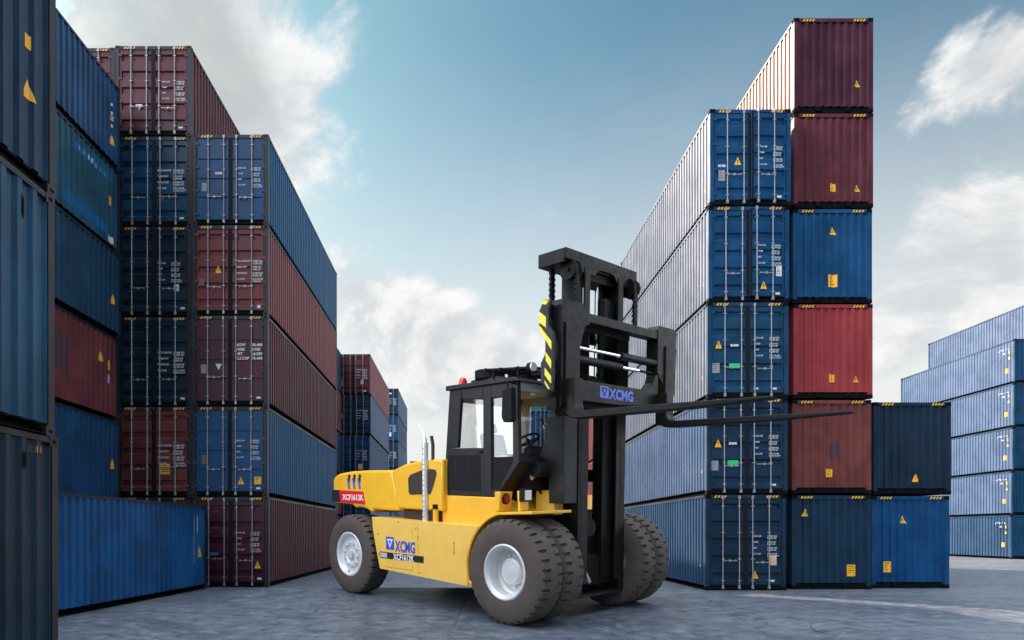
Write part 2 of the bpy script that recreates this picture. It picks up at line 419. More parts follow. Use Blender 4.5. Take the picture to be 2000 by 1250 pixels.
def meshes(L, H):
    key = (L, H)
    if key in CACHE: return CACHE[key]
    c = {}
    sp = side_prof(L)
    for sg, nm in ((1, 'sr'), (-1, 'sl')):
        b = MB(); vs = []
        n = len(sp); NR = 8
        for r in range(NR):
            z = .15 + (H-.205)*r/(NR-1); e = math.sin(math.pi*r/(NR-1))
            for y, d in sp: vs.append((sg*(HX-.012-d - e*.5*dent(y, z, sg*3.1+L)), y + .006*e*dent(y*2, z, 7)/.02, z))
        fs = []
        for r in range(NR-1):
            for i in range(n-1):
                q = (r*n+i, r*n+i+1, (r+1)*n+i+1, (r+1)*n+i); fs.append(q if sg > 0 else q[::-1])
        b.add(vs, fs, SLOT)
        c[nm] = b.mesh('side_panel')
    b = MB(); vs = []
    for x, d in END_PROF: vs += [(x, .025+d*1.15, .20), (x, .025+d*1.15, H-.10)]
    b.add(vs, [(2*i, 2*i+2, 2*i+3, 2*i+1) for i in range(len(END_PROF)-1)], SLOT); c['front'] = b.mesh('end_panel')
    b = MB(); vs = []
    for x, d in END_PROF: vs += [(x, L-.025-d, .17), (x, L-.025-d, H-.10)]
    b.add(vs, [(2*i+1, 2*i+3, 2*i+2, 2*i) for i in range(len(END_PROF)-1)], SLOT); c['back'] = b.mesh('end_panel')
    b = MB(); rp = corr(.12, L-.12, .36, .10, .06); vs = []
    for y, d in rp: vs += [(-HX+.05, y, H-.02-d*.5), (HX-.05, y, H-.02-d*.5)]
    b.add(vs, [(2*i, 2*i+1, 2*i+3, 2*i+2) for i in range(len(rp)-1)], SLOT)
    b.box(-HX+.045, HX-.045, .12, L-.12, .13, .155, M['iron']); c['roof'] = b.mesh('roof')
    for kind in ('plain', 'door'):
        b = MB(); t = .13
        for sx in (-1, 1):
            xa, xb = sorted((sx*HX, sx*(HX-t)))
            b.box(xa+.003, xb-.003, .003, t, .118, H-.118, SLOT); b.box(xa+.003, xb-.003, L-t, L-.003, .118, H-.118, SLOT)
            xa, xb = sorted((sx*(HX-.006), sx*(HX-.066)))
            b.box(xa, xb, .179, L-.179, H-.078, H-.010, SLOT)
            xa, xb = sorted((sx*(HX-.020), sx*(HX-.21)))
            b.box(xa, xb, .179, L-.179, .018, .034, M['iron'])
            xa, xb = sorted((sx*(HX-.17), sx*(HX-.21)))
            b.box(xa, xb, .179, L-.179, .034, .128, M['iron'])
        for y0, y1 in ((.012, .11), (L-.11, L-.012)):
            b.box(-HX+.163, HX-.163, y0, y1, H-.115, H-.006, SLOT)
        sy = .10 if kind == 'plain' else .03
        b.box(-HX+.163, HX-.163, sy, sy+.07, .03, .168 if kind == 'door' else .21, M['iron']); b.box(-HX+.163, HX-.163, L-sy-.07, L-sy, .03, .168, M['iron'])
        if kind == 'plain':
            for sx in (-.45, .45): b.prism([(sx-.11, .168), (sx+.11, .168), (sx+.05, .05), (sx-.05, .05)], 'y', .03, sy-.002, M['iron'])
        c['frame_'+kind] = b.mesh('frame')
    # corner casting with its oval openings
    b = MB(); b.box(-.081, .081, 0, .178, 0, .118, SLOT)
    ov = [(.032*math.cos(q*math.pi/6), .018*math.sin(q*math.pi/6)) for q in range(12)]
    b.prism([(x*1.2, .059 + z*1.5) for x, z in ov], 'y', -.0015, .002, M['hole']); b.prism([(x*1.2, .059 + z*1.5) for x, z in ov], 'y', .176, .1795, M['hole'])
    b.prism([(.089 + x*1.4, .059 + z*1.3) for x, z in ov], 'x', .0795, .0825, M['hole']); b.prism([(.089 + x*1.4, .059 + z*1.3) for x, z in ov], 'x', -.0825, -.0795, M['hole'])
    c['cast'] = b.mesh('corner_casting')
    # door leaf (hinge edge at x = 0, opening edge at x = wd), two patterns
    wd = HX - .135; zb, zt = .172, H-.122; c['wd'] = wd; c['zb'] = zb; c['zt'] = zt
    for pat in (0, 1):
        hh = zt - zb; zs = [(zb, 0)]
        if pat == 0:
            nb = 5
            for i in range(nb):
                q = zb + hh*(i+.5)/nb; hw = .075
                zs += [(q-hw-.035, 0), (q-hw, .05), (q+hw, .05), (q+hw+.035, 0)]
        else:
            for fr in (.27, .5, .74):
                q = zb + hh*fr; zs += [(q-.028, 0), (q-.02, .03), (q+.02, .03), (q+.028, 0)]
        zs.append((zt, 0)); b = MB(); m0, m1 = .07, wd-.07
        vs = []
        for z, d in zs: vs += [(m0, .022+d, z), (m1, .022+d, z)]
        b.add(vs, [(2*i, 2*i+1, 2*i+3, 2*i+2) for i in range(len(zs)-1)], SLOT)
        b.box(0, m0, .018, .07, zb, zt, SLOT); b.box(m1, wd, .018, .07, zb, zt, SLOT)
        b.box(m0, m1, .074, .084, zb, zt, SLOT)
        b.box(m0, m1, .0195, .058, zb, zb+.05, SLOT); b.box(m0, m1, .0195, .058, zt-.05, zt, SLOT)
        b.box(-.014, .022, .012, .0178, zb, zt, M['seal']); b.box(wd-.062, wd+.0045, .010, .0175, zb, zt, M['seal'])
        b.box(0, wd, .010, .0175, zb-.018, zb+.012, M['seal']); b.box(0, wd, .010, .0175, zt-.012, zt+.012, M['seal'])
        for i in range(4):
            z = zb + .18 + (hh-.36)*i/3; b.box(-.05, .09, -.004, .0095, z-.04, z+.04, SLOT)
        c['door%d' % pat] = b.mesh('door')
    b = MB(); b.tube([(0, -.022, .07), (0, -.022, H-.03)], .017, M['zinc'], 8)
    for z in (.10, H-.09): b.box(-.03, .03, -.045, .016, z-.05, z+.05, M['zinc'])
    for z in (.30, .95, 1.75, H-.35): b.box(-.042, .042, -.042, .017, z-.016, z+.016, M['zinc'])
    c['rod'] = b.mesh('lock_rod', 40)
    b = MB(); b.box(0, .40, -.055, -.045, -.010, .010, M['zinc']); b.box(.18, .225, -.06, .016, -.035, .035, M['zinc']); b.box(.37, .41, -.056, .016, -.02, .02, M['zinc']); b.box(-.022, .022, -.05, -.03, -.035, .035, M['zinc'])
    c['handle'] = b.mesh('handle')
    b = MB()
    for k in range(4):
        x = -.17 + k*.095; b.prism([(x, 0), (x+.05, 0), (x+.095, .07), (x+.045, .07)], 'y', -.003, -.001, M['amber'])
    b.box(-.19, .26, -.0012, .0, -.004, .074, M['black'])
    c['hazard'] = b.mesh('hazard_stripe')
    CACHE[key] = c; return c

TRI = 'tri'; SQ = 'sq'
def warn_tri(m, wpx, hpx, prof=None, x0=0.0, proud=.004, inv=False, ink=True):
    """a triangular warning sticker that follows the corrugation under it; own plane: x right, z up, -y out"""
    b = MB(); n = 14; vs = []; fs = []
    for i in range(n+1):
        u = -wpx/2 + wpx*i/n; h = hpx*(1-abs(2*u/wpx)); h = max(h, .004)
        d = (depth_at(prof, x0+u) if prof else 0.0) - proud
        z0, z1 = (0, h) if not inv else (hpx-h, hpx)
        vs += [(u, d, z0), (u, d, z1)]
    fs = [(2*i, 2*i+2, 2*i+3, 2*i+1) for i in range(n)]
    b.add(vs, fs, m)
    if ink:
        d = (depth_at(prof, x0) if prof else 0.0) - proud - .002
        z = hpx*.30 if not inv else hpx*.55
        b.prism([(-.012, z+.03), (.012, z+.03), (.02, z+hpx*.34), (-.02, z+hpx*.34)], 'y', d, d+.001, M['black']); b.box(-.014, .014, d, d+.001, z-.012, z+.014, M['black'])
    return b
def warn_rect(m, wd, hg, prof=None, x0=0.0, proud=.004, ink=None):
    b = MB(); n = max(2, int(wd/.02)); vs = []
    def dd(u): return (depth_at(prof, x0+u) if prof else 0.0)
    for i in range(n+1):
        u = -wd/2 + wd*i/n; vs += [(u, dd(u)-proud, 0), (u, dd(u)-proud, hg)]
    b.add(vs, [(2*i, 2*i+2, 2*i+3, 2*i+1) for i in range(n)], m)
    if ink:
        rnd = random.Random(int(wd*1000+hg*77)); z = hg*.88
        while z > hg*.15:
            a = -wd*.36; e = wd*(rnd.uniform(-.1, .36)); vs = []; q = 6
            for i in range(q+1):
                u = a + (e-a)*i/q; vs += [(u, dd(u)-proud-.002, z-hg*.06), (u, dd(u)-proud-.002, z)]
            b.add(vs, [(2*i, 2*i+2, 2*i+3, 2*i+1) for i in range(q)], ink); z -= hg*rnd.uniform(.14, .26)
    return b

# weight tables stencilled on the doors
TXT = {}
def weight_table(style):
    if style in TXT: return TXT[style]
    if style == 'big': lines = [('MGW', ['30.480', '']), ('TARE', ['3.900', '']), ('NET', ['26.580', '']), ('CU.CAP', ['76.400', ''])]; s, gp, bo = .125, .0, .004
    elif style == 'mid': lines = [('MAX.GROSS', ['30.480 KG', '67.200 LB']), ('TARE WT', ['3.900 KG', '8.600 LB']), ('PAYLOAD', ['26.580 KG', '58.600 LB']), ('CU.CAP', ['76.4 CU.M', '2.700 CU.FT'])]; s, gp, bo = .082, .08, .002
    else: lines = [('MAX.GR', ['30.480 KG', '67.200 LB']), ('TARE', ['3.900 KG', '8.600 LB']), ('NET', ['26.580 KG', '58.600 LB']), ('CU.CAP', ['76.4 CU.M', '2.700 CU.FT'])]; s, gp, bo = .068, .10, .001
    rows = []; z = 0
    rnd = random.Random(style)
    for a, bb in lines:
        rows.append((a, 0, z))
        for k, q in enumerate(bb if style != 'big' else bb[:1]): rows.append((q, .43 if style == 'small' else .50 if style == 'mid' else .52, z - k*s*.92))
        z -= (s*1.75 + gp*.6) if style != 'big' else s*1.15
    TXT[style] = text_mesh('lettering', rows, s, M['white'], bo).mesh('lettering'); return TXT[style]
RX90 = (R(90), 0, 0)
PRNG = random.Random(3)
def container(label, group, X, Y, z, colour, L=12.192, H=2.896, front='door', rotz=0.0, detail=2, decals=(), text=None, pat=0, side=(), sidetext=False, ajar=0, hazard=True, framecol=None, sidecol=None):
    t = thing('shipping_container', label, 'container', (X + PRNG.gauss(0, .007), Y + PRNG.gauss(0, .015), z), group, rotz + PRNG.gauss(0, .0010))
    c = meshes(L, H); s = {0: P[colour]}; fs = {0: P[framecol or colour]}
    ss = {0: P[sidecol or colour]}  # sidecol: brighter tone for the sides, light put into the colour
    put('side_panel', c['sr'], t, slots=ss); put('side_panel', c['sl'], t, slots=ss); put('roof', c['roof'], t, slots=s)
    put('end_panel', c['back'], t, slots=s)
    put('frame', c['frame_'+front], t, slots=fs)
    if detail >= 1:
        cs = {0: M['iron']} if framecol is None else {0: P[framecol]}
        for sx in (-1, 1):
            for y in (0, L-.178):
                for zz in (0, H-.118): put('corner_casting', c['cast'], t, (sx*(HX-.081), y, zz), slots=cs)
    if front == 'plain':
        put('end_panel', c['front'], t, slots=s)
        oy, prof = .025, END_PROF
    else:
        wd = c['wd']; oy, prof = .018, None
        for sg in (-1, 1):
            d = put('door', c['door%d' % pat], t, (sg*-1*(-HX+.13) if sg > 0 else -HX+.13, 0, 0), slots=s)
            if sg > 0: d.scale = (-1, 1, 1)
            if sg > 0 and ajar: d.rotation_euler = (0, 0, R(ajar))
            if detail >= 1:
                for q in (.36, .82):
                    put('lock_rod', c['rod'], d, (wd*q, 0, 0))
            if detail >= 2:
                put('handle', c['handle'], d, (wd*.36, 0, .90 + PRNG.uniform(-.05, .05)))
    if hazard and detail >= 2:
        for sx in (-1, 1): put('hazard_stripe', c['hazard'], t, (sx*.78, .012, H-.098 if front == 'door' else H-.10))
    for kind, m, x, zz, wd_, hg in decals:
        nm = 'warning_label' if m in ('amber',) else 'placard'
        if kind == 'tri': b = warn_tri(M[m], wd_, hg, prof, x)
        elif kind == 'inv': b = warn_tri(M[m], wd_, hg, prof, x, inv=True, ink=False); nm = 'placard'
        else: b = warn_rect(M[m], wd_, hg, prof, x, ink=M['black'] if m == 'amber' else (M['rustp'] if m in ('grey', 'white') and wd_ > .15 else None))
        if prof is None:
            o = b.build(nm, t); o.location = (x, oy - .002 - (math.sin(R(ajar))*(1.089-x) + .004 if ajar and x > 0 else 0), zz); o.rotation_euler = (0, 0, R(ajar) if x > 0 else 0)
        else: b.build(nm, t).location = (x, oy, zz)
    if text:
        st, tx, tz = text
        put('lettering', weight_table(st), t, (tx, oy-.004 - (math.sin(R(ajar))*(1.089-tx)+.004 if ajar else 0), tz), (R(90), 0, R(ajar)))
    for sx, kind, m, y, zz, wd_, hg in side:
        sp = side_prof(L); nm = 'warning_label' if m == 'amber' else 'placard'
        if kind == 'tri': b = warn_tri(M[m], wd_, hg, sp, y if sx > 0 else y, proud=.005, ink=False)
        else: b = warn_rect(M[m], wd_, hg, sp, y, proud=.005)
        if sx < 0:      # the sheet's own x must run against +y on the left face
            b.v = [(-q[0], q[1], q[2]) for q in b.v]; b.f = [f[::-1] for f in b.f]
        o = b.build(nm, t); o.location = (sx*(HX-.012), y, zz); o.rotation_euler = (0, 0, R(90) if sx > 0 else R(-90))
    return t

H9, H8 = 2.896, 2.591
def DA(m, x, z, k=1.0): return ('tri', m, x, z, .21*k, .24*k)
def DS(m, x, z, w_=.20, h_=.24): return ('sq', m, x, z, w_, h_)
def L_(z): return z
# the six-metre face coordinates below: x from the container's centre line, z from its floor
GA = 'containers in the left stack beside the counterweight'
XA = -6.29 - HX; YA = 22.68
container('plum container at ground level beside the rear tyre, amber triangle on its right door', GA, XA+.02, YA, 0, 'plum', decals=[DA('amber', .86, .60), ('sq', 'bfilm', -.55, 1.02, .30, .09), ('sq', 'white', .92, .24, .14, .06)], text=('small', .20, 1.72), framecol='rusty', sidecol='maroon')
container('bright blue container with closed doors resting on the ground-level plum one, amber triangle and square', GA, XA-.03, YA+.02, 2.9, 'blue', pat=1, decals=[DA('amber', .36, .40), DS('amber', .90, .40, .22, .24), DS('rustp', -.82, 1.05, .16, .28), ('sq', 'white', .92, .24, .14, .06)], text=('small', .22, 1.78), framecol='rusty', sidecol='cyanb')
container('plum container with large white weight lettering and a white inverted triangle', GA, XA-.01, YA, 5.8, 'plum', pat=1, decals=[('inv', 'white', -.36, 1.15, .20, .20), DS('grey', -.84, 1.05, .17, .28), ('sq', 'white', .92, .24, .14, .06)], text=('big', .18, 1.92), framecol='rusty', sidecol='maroon')
container("brick red door-end container with an amber triangle on its left door, below a blue one", GA, XA+.01, YA+.03, 8.7, 'red', decals=[DA('amber', -.38, 1.36), DS('rustp', -.92, .95, .2, .26), ('sq', 'white', .92, .24, .1, .1)], text=('mid', .18, 1.72), framecol='rusty', sidecol='rose')
container('blue container topping the five-high left stack, pale oval plate on its left door', GA, XA+.02, YA, 11.6, 'blue', pat=1, decals=[('sq', 'white', -.38, 1.62, .22, .07), DS('grey', -.84, 1.08, .16, .26)], text=('small', .24, 1.80), framecol='rusty', sidecol='cyanb')
GB = 'containers in the six-high stack behind the low blue container'
XB = XA - W - .05
container('oxide brown container at ground level mostly hidden behind the long low blue one', GB, XB, YA+.12, 0, 'brown', framecol='rusty')
container('oxide brown container with a big amber square notice, just above the low blue one', GB, XB+.02, YA+.12, 2.9, 'brown', decals=[DS('amber', .36, .72, .32, .34)], text=('mid', .12, 1.62), framecol='rusty')
container('dark navy container directly above the oxide brown one with the amber square notice', GB, XB-.01, YA+.13, 5.8, 'dnavy', decals=[('sq', 'white', .92, .24, .14, .06)], text=('mid', .12, 1.72), framecol='rusty')
container('dark navy door-end container with a white square notice, left of the brick red one', GB, XB, YA+.12, 8.7, 'dnavy', decals=[DS('white', .72, .82, .16, .22), ('sq', 'white', .92, .24, .14, .06)], text=('small', .12, 1.70), framecol='rusty')
container('blue door-end container with a faded brown triangle, second from the top of its stack', GB, XB+.02, YA+.13, 11.6, 'mblue', decals=[DA('rustp', .22, .82), ('sq', 'white', .88, .24, .14, .06)], text=('mid', .10, 1.78), framecol='rusty')
container('maroon container topping the six-high left stack, white inverted triangle on its left door', GB, XB, YA+.12, 14.5, 'maroon', decals=[('inv', 'white', -.46, .80, .22, .22), ('sq', 'white', .88, .24, .14, .06)], text=('small', .28, 1.72), framecol='rusty')
GC = 'containers in the mostly hidden stack at the back left'
XC = XB - W - .06
for k, (cl, lb) in enumerate([('blue', 'hidden blue container at ground level behind the left side-on stack'), ('navy', 'hidden navy container second from the ground behind the left side-on stack'), ('brown', 'hidden brown container third from the ground behind the left side-on stack'),
        ('dnavy', 'hidden dark navy container fourth from the ground behind the left side-on stack'), ('maroon', 'hidden maroon container fifth from the ground behind the left side-on stack'), ('maroon', 'maroon container peeking over the side-on stack, left of the other maroon top one')]):
    container(lb, GC, XC, YA+.18, 2.9*k, cl, detail=2 if k == 5 else 1, framecol='rusty')
# side-on stack between the nearest stack and the door-end stacks
GN = 'containers in the side-on stack at the left'
XN = -10.74 - HX; YN = 22.1 - 6.058
NS = [('mblue', 'blue container hidden at ground level behind the long low blue one', []),
      ('blue', 'blue side-on container standing up right above the long low blue one', [(1, 'tri', 'amber', 5.62, 1.1, .26, .30)]),
      ('red', 'only brick red container in the side-on stack at the left', [(1, 'tri', 'amber', 5.05, 1.65, .26, .30), (1, 'sq', 'amber', 5.55, 1.5, .12, .3), (1, 'sq', 'white', 5.55, 1.1, .1, .26), (1, 'sq', 'purplepatch', 2.9, .95, .95, .95)]),
      ('mblue', 'plain mid blue side-on container directly above the brick red one', [(1, 'tri', 'amber', 5.62, .95, .26, .30)]),
      ('teal', 'faded petrol blue side-on container with bright blue patches and white marks', [(1, 'sq', 'liteb', 4.6, 2.02, 2.0, .24), (1, 'sq', 'liteb', 4.2, .35, 2.4, .34), (1, 'sq', 'amber', 5.55, 1.35, .12, .28), (1, 'sq', 'white', 5.55, .2, .34, .2)] + [(1, 'sq', 'white', 3.8 + i*.24, 2.07 + (i % 2)*.02, .07, .13) for i in range(8)]),
      ('blue', 'blue container topping the side-on stack at the left edge of the sky', [(1, 'tri', 'amber', 5.6, .62, .24, .3), (1, 'sq', 'amber', 5.6, 1.35, .1, .16)] + [(1, 'sq', 'white', 5.6, 1.15 + .13*i, .06, .09) for i in (0, 2, 3, 5)])]
for k, (cl, lb, sd_) in enumerate(NS):
    container(lb, GN, XN + (.02 if k % 2 else -.02), YN, (H8+.004)*k, cl, L=6.058, H=H8, front='plain', side=sd_, detail=2, framecol='dnavy')
# the long low container standing alone
tN1 = R(-2.3)
container('long bright blue container standing alone side-on on the concrete, one high', None, -9.72, 22.15-12.19, 0, 'bright', H=H8, front='plain', rotz=tN1, framecol='dnavy',
     side=[(1, 'tri', 'amber', 11.72, 1.0, .22, .36), (1, 'sq', 'white', 11.30, .85, .05, 1.35), (1, 'sq', 'white', 11.52, 1.75, .05, .50)])
# nearest stack, cut by the frame
G0 = 'containers in the nearest stack at the left edge'
X0 = -4.95 - HX; Y0 = 8.62 - 12.192
container('dark navy container at ground level in the nearest left stack, hazard stripe above', G0, X0, Y0, 0, 'dnavy', front='plain', side=[(1, 'sq', 'black', 11.80, 2.67, .30, .085), (1, 'sq', 'iron', 11.55, 2.48, .08, .18)] + [(1, 'sq', 'amber', 11.69 + .075*i, 2.675, .032, .075) for i in range(4)], framecol='rusty')
container('steel blue container second from the ground in the nearest left stack', G0, X0-.02, Y0-.03, 2.9, 'steel', front='plain', side=[(1, 'sq', 'iron', 11.62, 2.42, .10, .24)], framecol='rusty')
container('navy container with amber square and triangle, third up in the nearest left stack', G0, X0+.01, Y0, 5.8, 'navy', front='plain', side=[(1, 'sq', 'amber', 11.70, 1.50, .09, .16), (1, 'tri', 'amber', 11.70, .92, .20, .23)], framecol='rusty')
container('blue container topping the nearest left stack above the frame', G0, X0, Y0, 8.7, 'navy', front='plain', framecol='rusty')

# right: door-end stack
GR = 'blue door-end containers in the tall right stack'
XR = 7.27 + HX; YR = 21.36
SR = [(-1, 'sq', 'amber', .55, 1.55, .10, .22), (-1, 'sq', 'white', .55, 1.05, .06, .30), (-1, 'tri', 'amber', .55, .70, .20, .26)]
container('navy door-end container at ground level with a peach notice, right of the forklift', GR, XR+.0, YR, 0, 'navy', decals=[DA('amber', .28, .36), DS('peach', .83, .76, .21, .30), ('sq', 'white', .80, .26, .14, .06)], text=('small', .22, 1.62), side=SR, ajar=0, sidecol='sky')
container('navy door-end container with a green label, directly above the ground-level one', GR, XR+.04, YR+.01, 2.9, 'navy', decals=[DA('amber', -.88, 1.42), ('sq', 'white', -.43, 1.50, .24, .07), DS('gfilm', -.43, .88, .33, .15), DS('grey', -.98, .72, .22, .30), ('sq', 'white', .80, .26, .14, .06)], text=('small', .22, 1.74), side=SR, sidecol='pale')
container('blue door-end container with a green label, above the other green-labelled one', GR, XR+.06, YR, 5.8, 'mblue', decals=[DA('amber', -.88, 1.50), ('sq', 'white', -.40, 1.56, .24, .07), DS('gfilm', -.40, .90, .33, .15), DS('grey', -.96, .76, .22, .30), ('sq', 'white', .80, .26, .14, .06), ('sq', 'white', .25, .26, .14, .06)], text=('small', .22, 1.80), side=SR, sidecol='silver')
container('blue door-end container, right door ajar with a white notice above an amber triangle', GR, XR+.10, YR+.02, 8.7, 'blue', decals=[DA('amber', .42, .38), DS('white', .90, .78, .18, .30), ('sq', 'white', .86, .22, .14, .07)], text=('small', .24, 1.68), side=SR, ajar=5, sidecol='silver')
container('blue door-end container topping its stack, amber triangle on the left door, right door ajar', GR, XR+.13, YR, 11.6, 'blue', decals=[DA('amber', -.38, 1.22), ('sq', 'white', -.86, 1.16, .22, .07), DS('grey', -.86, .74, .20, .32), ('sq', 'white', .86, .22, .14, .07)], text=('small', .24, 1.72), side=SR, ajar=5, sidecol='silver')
GP = 'plain-ended containers in the tallest right stack'
XP = 10.11 + HX; YP = 21.80
container('navy plain-ended container at ground level between the door-end stack and the two-high stack', GP, XP-.04, YP, 0, 'navy', front='plain', decals=[DA('amber', -.80, 2.25), DS('amber', .63, .40, .26, .36)])
container('brownish red plain-ended container with a dark patch, behind the fork tip', GP, XP, YP+.02, 2.94, 'brown', front='plain', decals=[DS('amber', -.05, .52, .20, .25), ('sq', 'purplepatch', .10, 1.1, .32, .48)])
container('crimson plain-ended container, the brightest red one', GP, XP+.01, YP, 5.88, 'crimson', front='plain', decals=[DS('amber', -.02, .50, .18, .24), DA('amber', .72, .50, .9)])
container('blue plain-ended container in the tallest right stack, directly above the crimson one', GP, XP+.02, YP+.03, 8.82, 'blue', front='plain', decals=[DA('amber', .02, 2.12), DS('amber', .02, .50, .28, .38)])
container('maroon plain-ended container second from the top, amber square and triangle side by side', GP, XP+.03, YP, 11.76, 'maroon', front='plain', decals=[DS('amber', .0, .50, .18, .24), DA('amber', .74, .50, .9)])
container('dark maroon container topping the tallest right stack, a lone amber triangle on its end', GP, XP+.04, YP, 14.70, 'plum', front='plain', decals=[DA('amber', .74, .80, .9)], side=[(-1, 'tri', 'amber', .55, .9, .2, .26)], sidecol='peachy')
GD = 'containers in the two-high right stack'
XD = 12.76 + HX; YD = 22.2
container('royal blue plain-ended container on the concrete, amber square low on its left side', GD, XD, YD, 0, 'royal', front='plain', decals=[DA('amber', -.22, 2.04), DS('amber', -.72, .50, .24, .34)])
container('dark navy plain-ended container topping the two-high right stack, one amber triangle', GD, XD+.06, YD+.02, 2.94, 'dnavy', front='plain', decals=[DA('amber', .12, .40)])
# far right row
GF = 'containers in the far right row'
FS = [(-1, 'sq', 'amber', .75, .78, .26, .30), (-1, 'sq', 'amber', .5, 2.02, .13, .2), (-1, 'tri', 'amber', .5, 1.66, .24, .24)] + [(-1, 'sq', 'white', .60 + .2*i, 2.34 + .04*(i % 2), .09, .06) for i in range(5)] + [(-1, 'sq', 'white', .95, 2.08, .10, .10)]
XF = 35.95 + HX; YF = 46.6
for k, (cl, lb) in enumerate([('mblue', 'blue container at ground level in the far right row'), ('mblue', 'blue container second from the ground in the far right row'), ('mblue', 'blue container in the middle of the five-high far right row'), ('mblue', 'blue container fourth from the ground in the far right row'), ('mblue', 'blue container on top of the five-high stack in the far right row')]):
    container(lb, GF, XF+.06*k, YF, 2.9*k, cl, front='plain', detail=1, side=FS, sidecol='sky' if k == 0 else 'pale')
for k in range(6):
    container(['hidden blue container at ground level behind the far right row', 'hidden blue container second up behind the far right row', 'hidden blue container third up behind the far right row', 'hidden blue container fourth up behind the far right row', 'hidden blue container fifth up behind the far right row', 'pale blue container rising above the far right row, highest at the right edge'][k],
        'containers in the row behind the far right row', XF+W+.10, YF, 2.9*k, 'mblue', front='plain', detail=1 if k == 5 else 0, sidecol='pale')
# second bays of the stacks, behind the first ones: they shade the yard
for k in range(5):
    container('hidden container %s in the bay behind the left stack, out of sight' % ('at ground level', 'second up', 'third up', 'fourth up', 'on top')[k], 'containers in the hidden left bay', -8.75-HX, 38.3, 2.9*k, ('navy', 'brown')[k % 2], front='plain', detail=0)
for k in range(5):
    container('hidden container %s in the bay behind the tallest right stack, out of sight' % ('at ground level', 'second up', 'third up', 'fourth up', 'on top')[k], 'containers in the hidden right bay', XP, 34.8, 2.9*k, ('mblue', 'plum')[k % 2], front='plain', detail=0)
# far left stacks
def far_stack(X, Y, rows, group, txt=True):
    for k, (cl, lb, dec) in enumerate(rows):
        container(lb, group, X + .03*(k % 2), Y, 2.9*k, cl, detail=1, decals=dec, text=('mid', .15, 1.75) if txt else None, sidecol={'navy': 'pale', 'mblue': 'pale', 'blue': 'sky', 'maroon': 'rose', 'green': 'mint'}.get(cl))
far_stack(-6.73-HX, 50.6, [('plum', 'plum container at ground level in the far stack behind the counterweight', []), ('mblue', 'blue container second up, just showing over the yellow counterweight', []), ('blue', 'blue container with a cream square in the far stack above the counterweight', [DS('peach', .55, .45, .34, .40)]),
   ('navy', 'navy container with a small yellow triangle in the far stack above the counterweight', [DA('amber', -.85, 1.3)]), ('maroon', 'maroon container topping the far stack above the counterweight', [DS('white', .65, .75, .2, .3), DS('grey', -.9, .6, .3, .5), ('sq', 'white', .8, .2, .25, .1)])], 'containers in the far stack behind the counterweight')
far_stack(-7.23-HX, 77.0, [(c_, 'distant blue container %s in the narrow stack left of the exhaust pipe' % q, d_) for c_, q, d_ in [('navy', 'at ground level', []), ('mblue', 'second from the ground', []), ('navy', 'third from the ground', []), ('navy', 'fourth from the ground', []), ('blue', 'second from the top', [DS('white', .3, .6, .4, .45), DS('white', -.4, .7, .3, .3)]), ('navy', 'on top', [DS('white', -.1, 2.3, 1.2, .14)])]], 'containers in the narrow distant stack')
far_stack(-5.1-HX, 98.0, [('navy', 'distant dark container %s in the low stack right behind the exhaust pipe' % q, []) for q in ('at ground level', 'second up', 'third up', 'on top')], 'containers in the low distant stack', False)
far_stack(7.1+HX, 75.6, [(c_, lb, d_) for c_, lb, d_ in [('navy', 'distant navy container at ground level seen behind the cab', []), ('navy', 'distant navy container second up seen behind the cab', [('inv', 'white', -.2, 1.5, .3, .3)]), ('navy', 'distant navy container third up seen through the cab', []), ('navy', 'distant navy container fourth up seen through the cab', []), ('mblue', 'distant blue container with an orange square seen through the cab window', [DS('amber', .2, 1.3, .5, .5)]), ('green', 'sea green container on top of the distant stack seen through the cab', [])]], 'containers in the distant stack behind the cab')
for k, (cl, lb) in enumerate([('steel', 'pale container at ground level seen through the mast, behind the blue door-end stack'), ('red', 'brick red container second up seen through the mast'), ('red', 'brick red container on top, seen between the mast rails')]):
    container(lb, 'containers behind the blue door-end stack', 7.30+HX, 36.0, 2.9*k, cl, front='plain', detail=1)

# ------------------------------------------------------------------ forklift (own axes: x forward, y from near side to far side, z up)
fk = thing('forklift', 'yellow heavy forklift truck with black cab and raised forks standing on the concrete', 'forklift', FO)
fk.rotation_mode = 'XYZ'
fk.rotation_euler = (Matrix.Rotation(TILT, 3, 'X') @ Matrix.Rotation(-YAW, 3, 'Z')).to_euler('XYZ')
YEL, YES, CH, MA, MD = M['yellow'], M['yellowsoft'], M['char'], M['mast'], M['mastd']
WID = 4.55; MW = 5.10
def arc(cx, cz, r, a0, a1, n=14):
    return [(cx + r*math.cos(R(a0+(a1-a0)*i/n)), cz + r*math.sin(R(a0+(a1-a0)*i/n))) for i in range(n+1)]
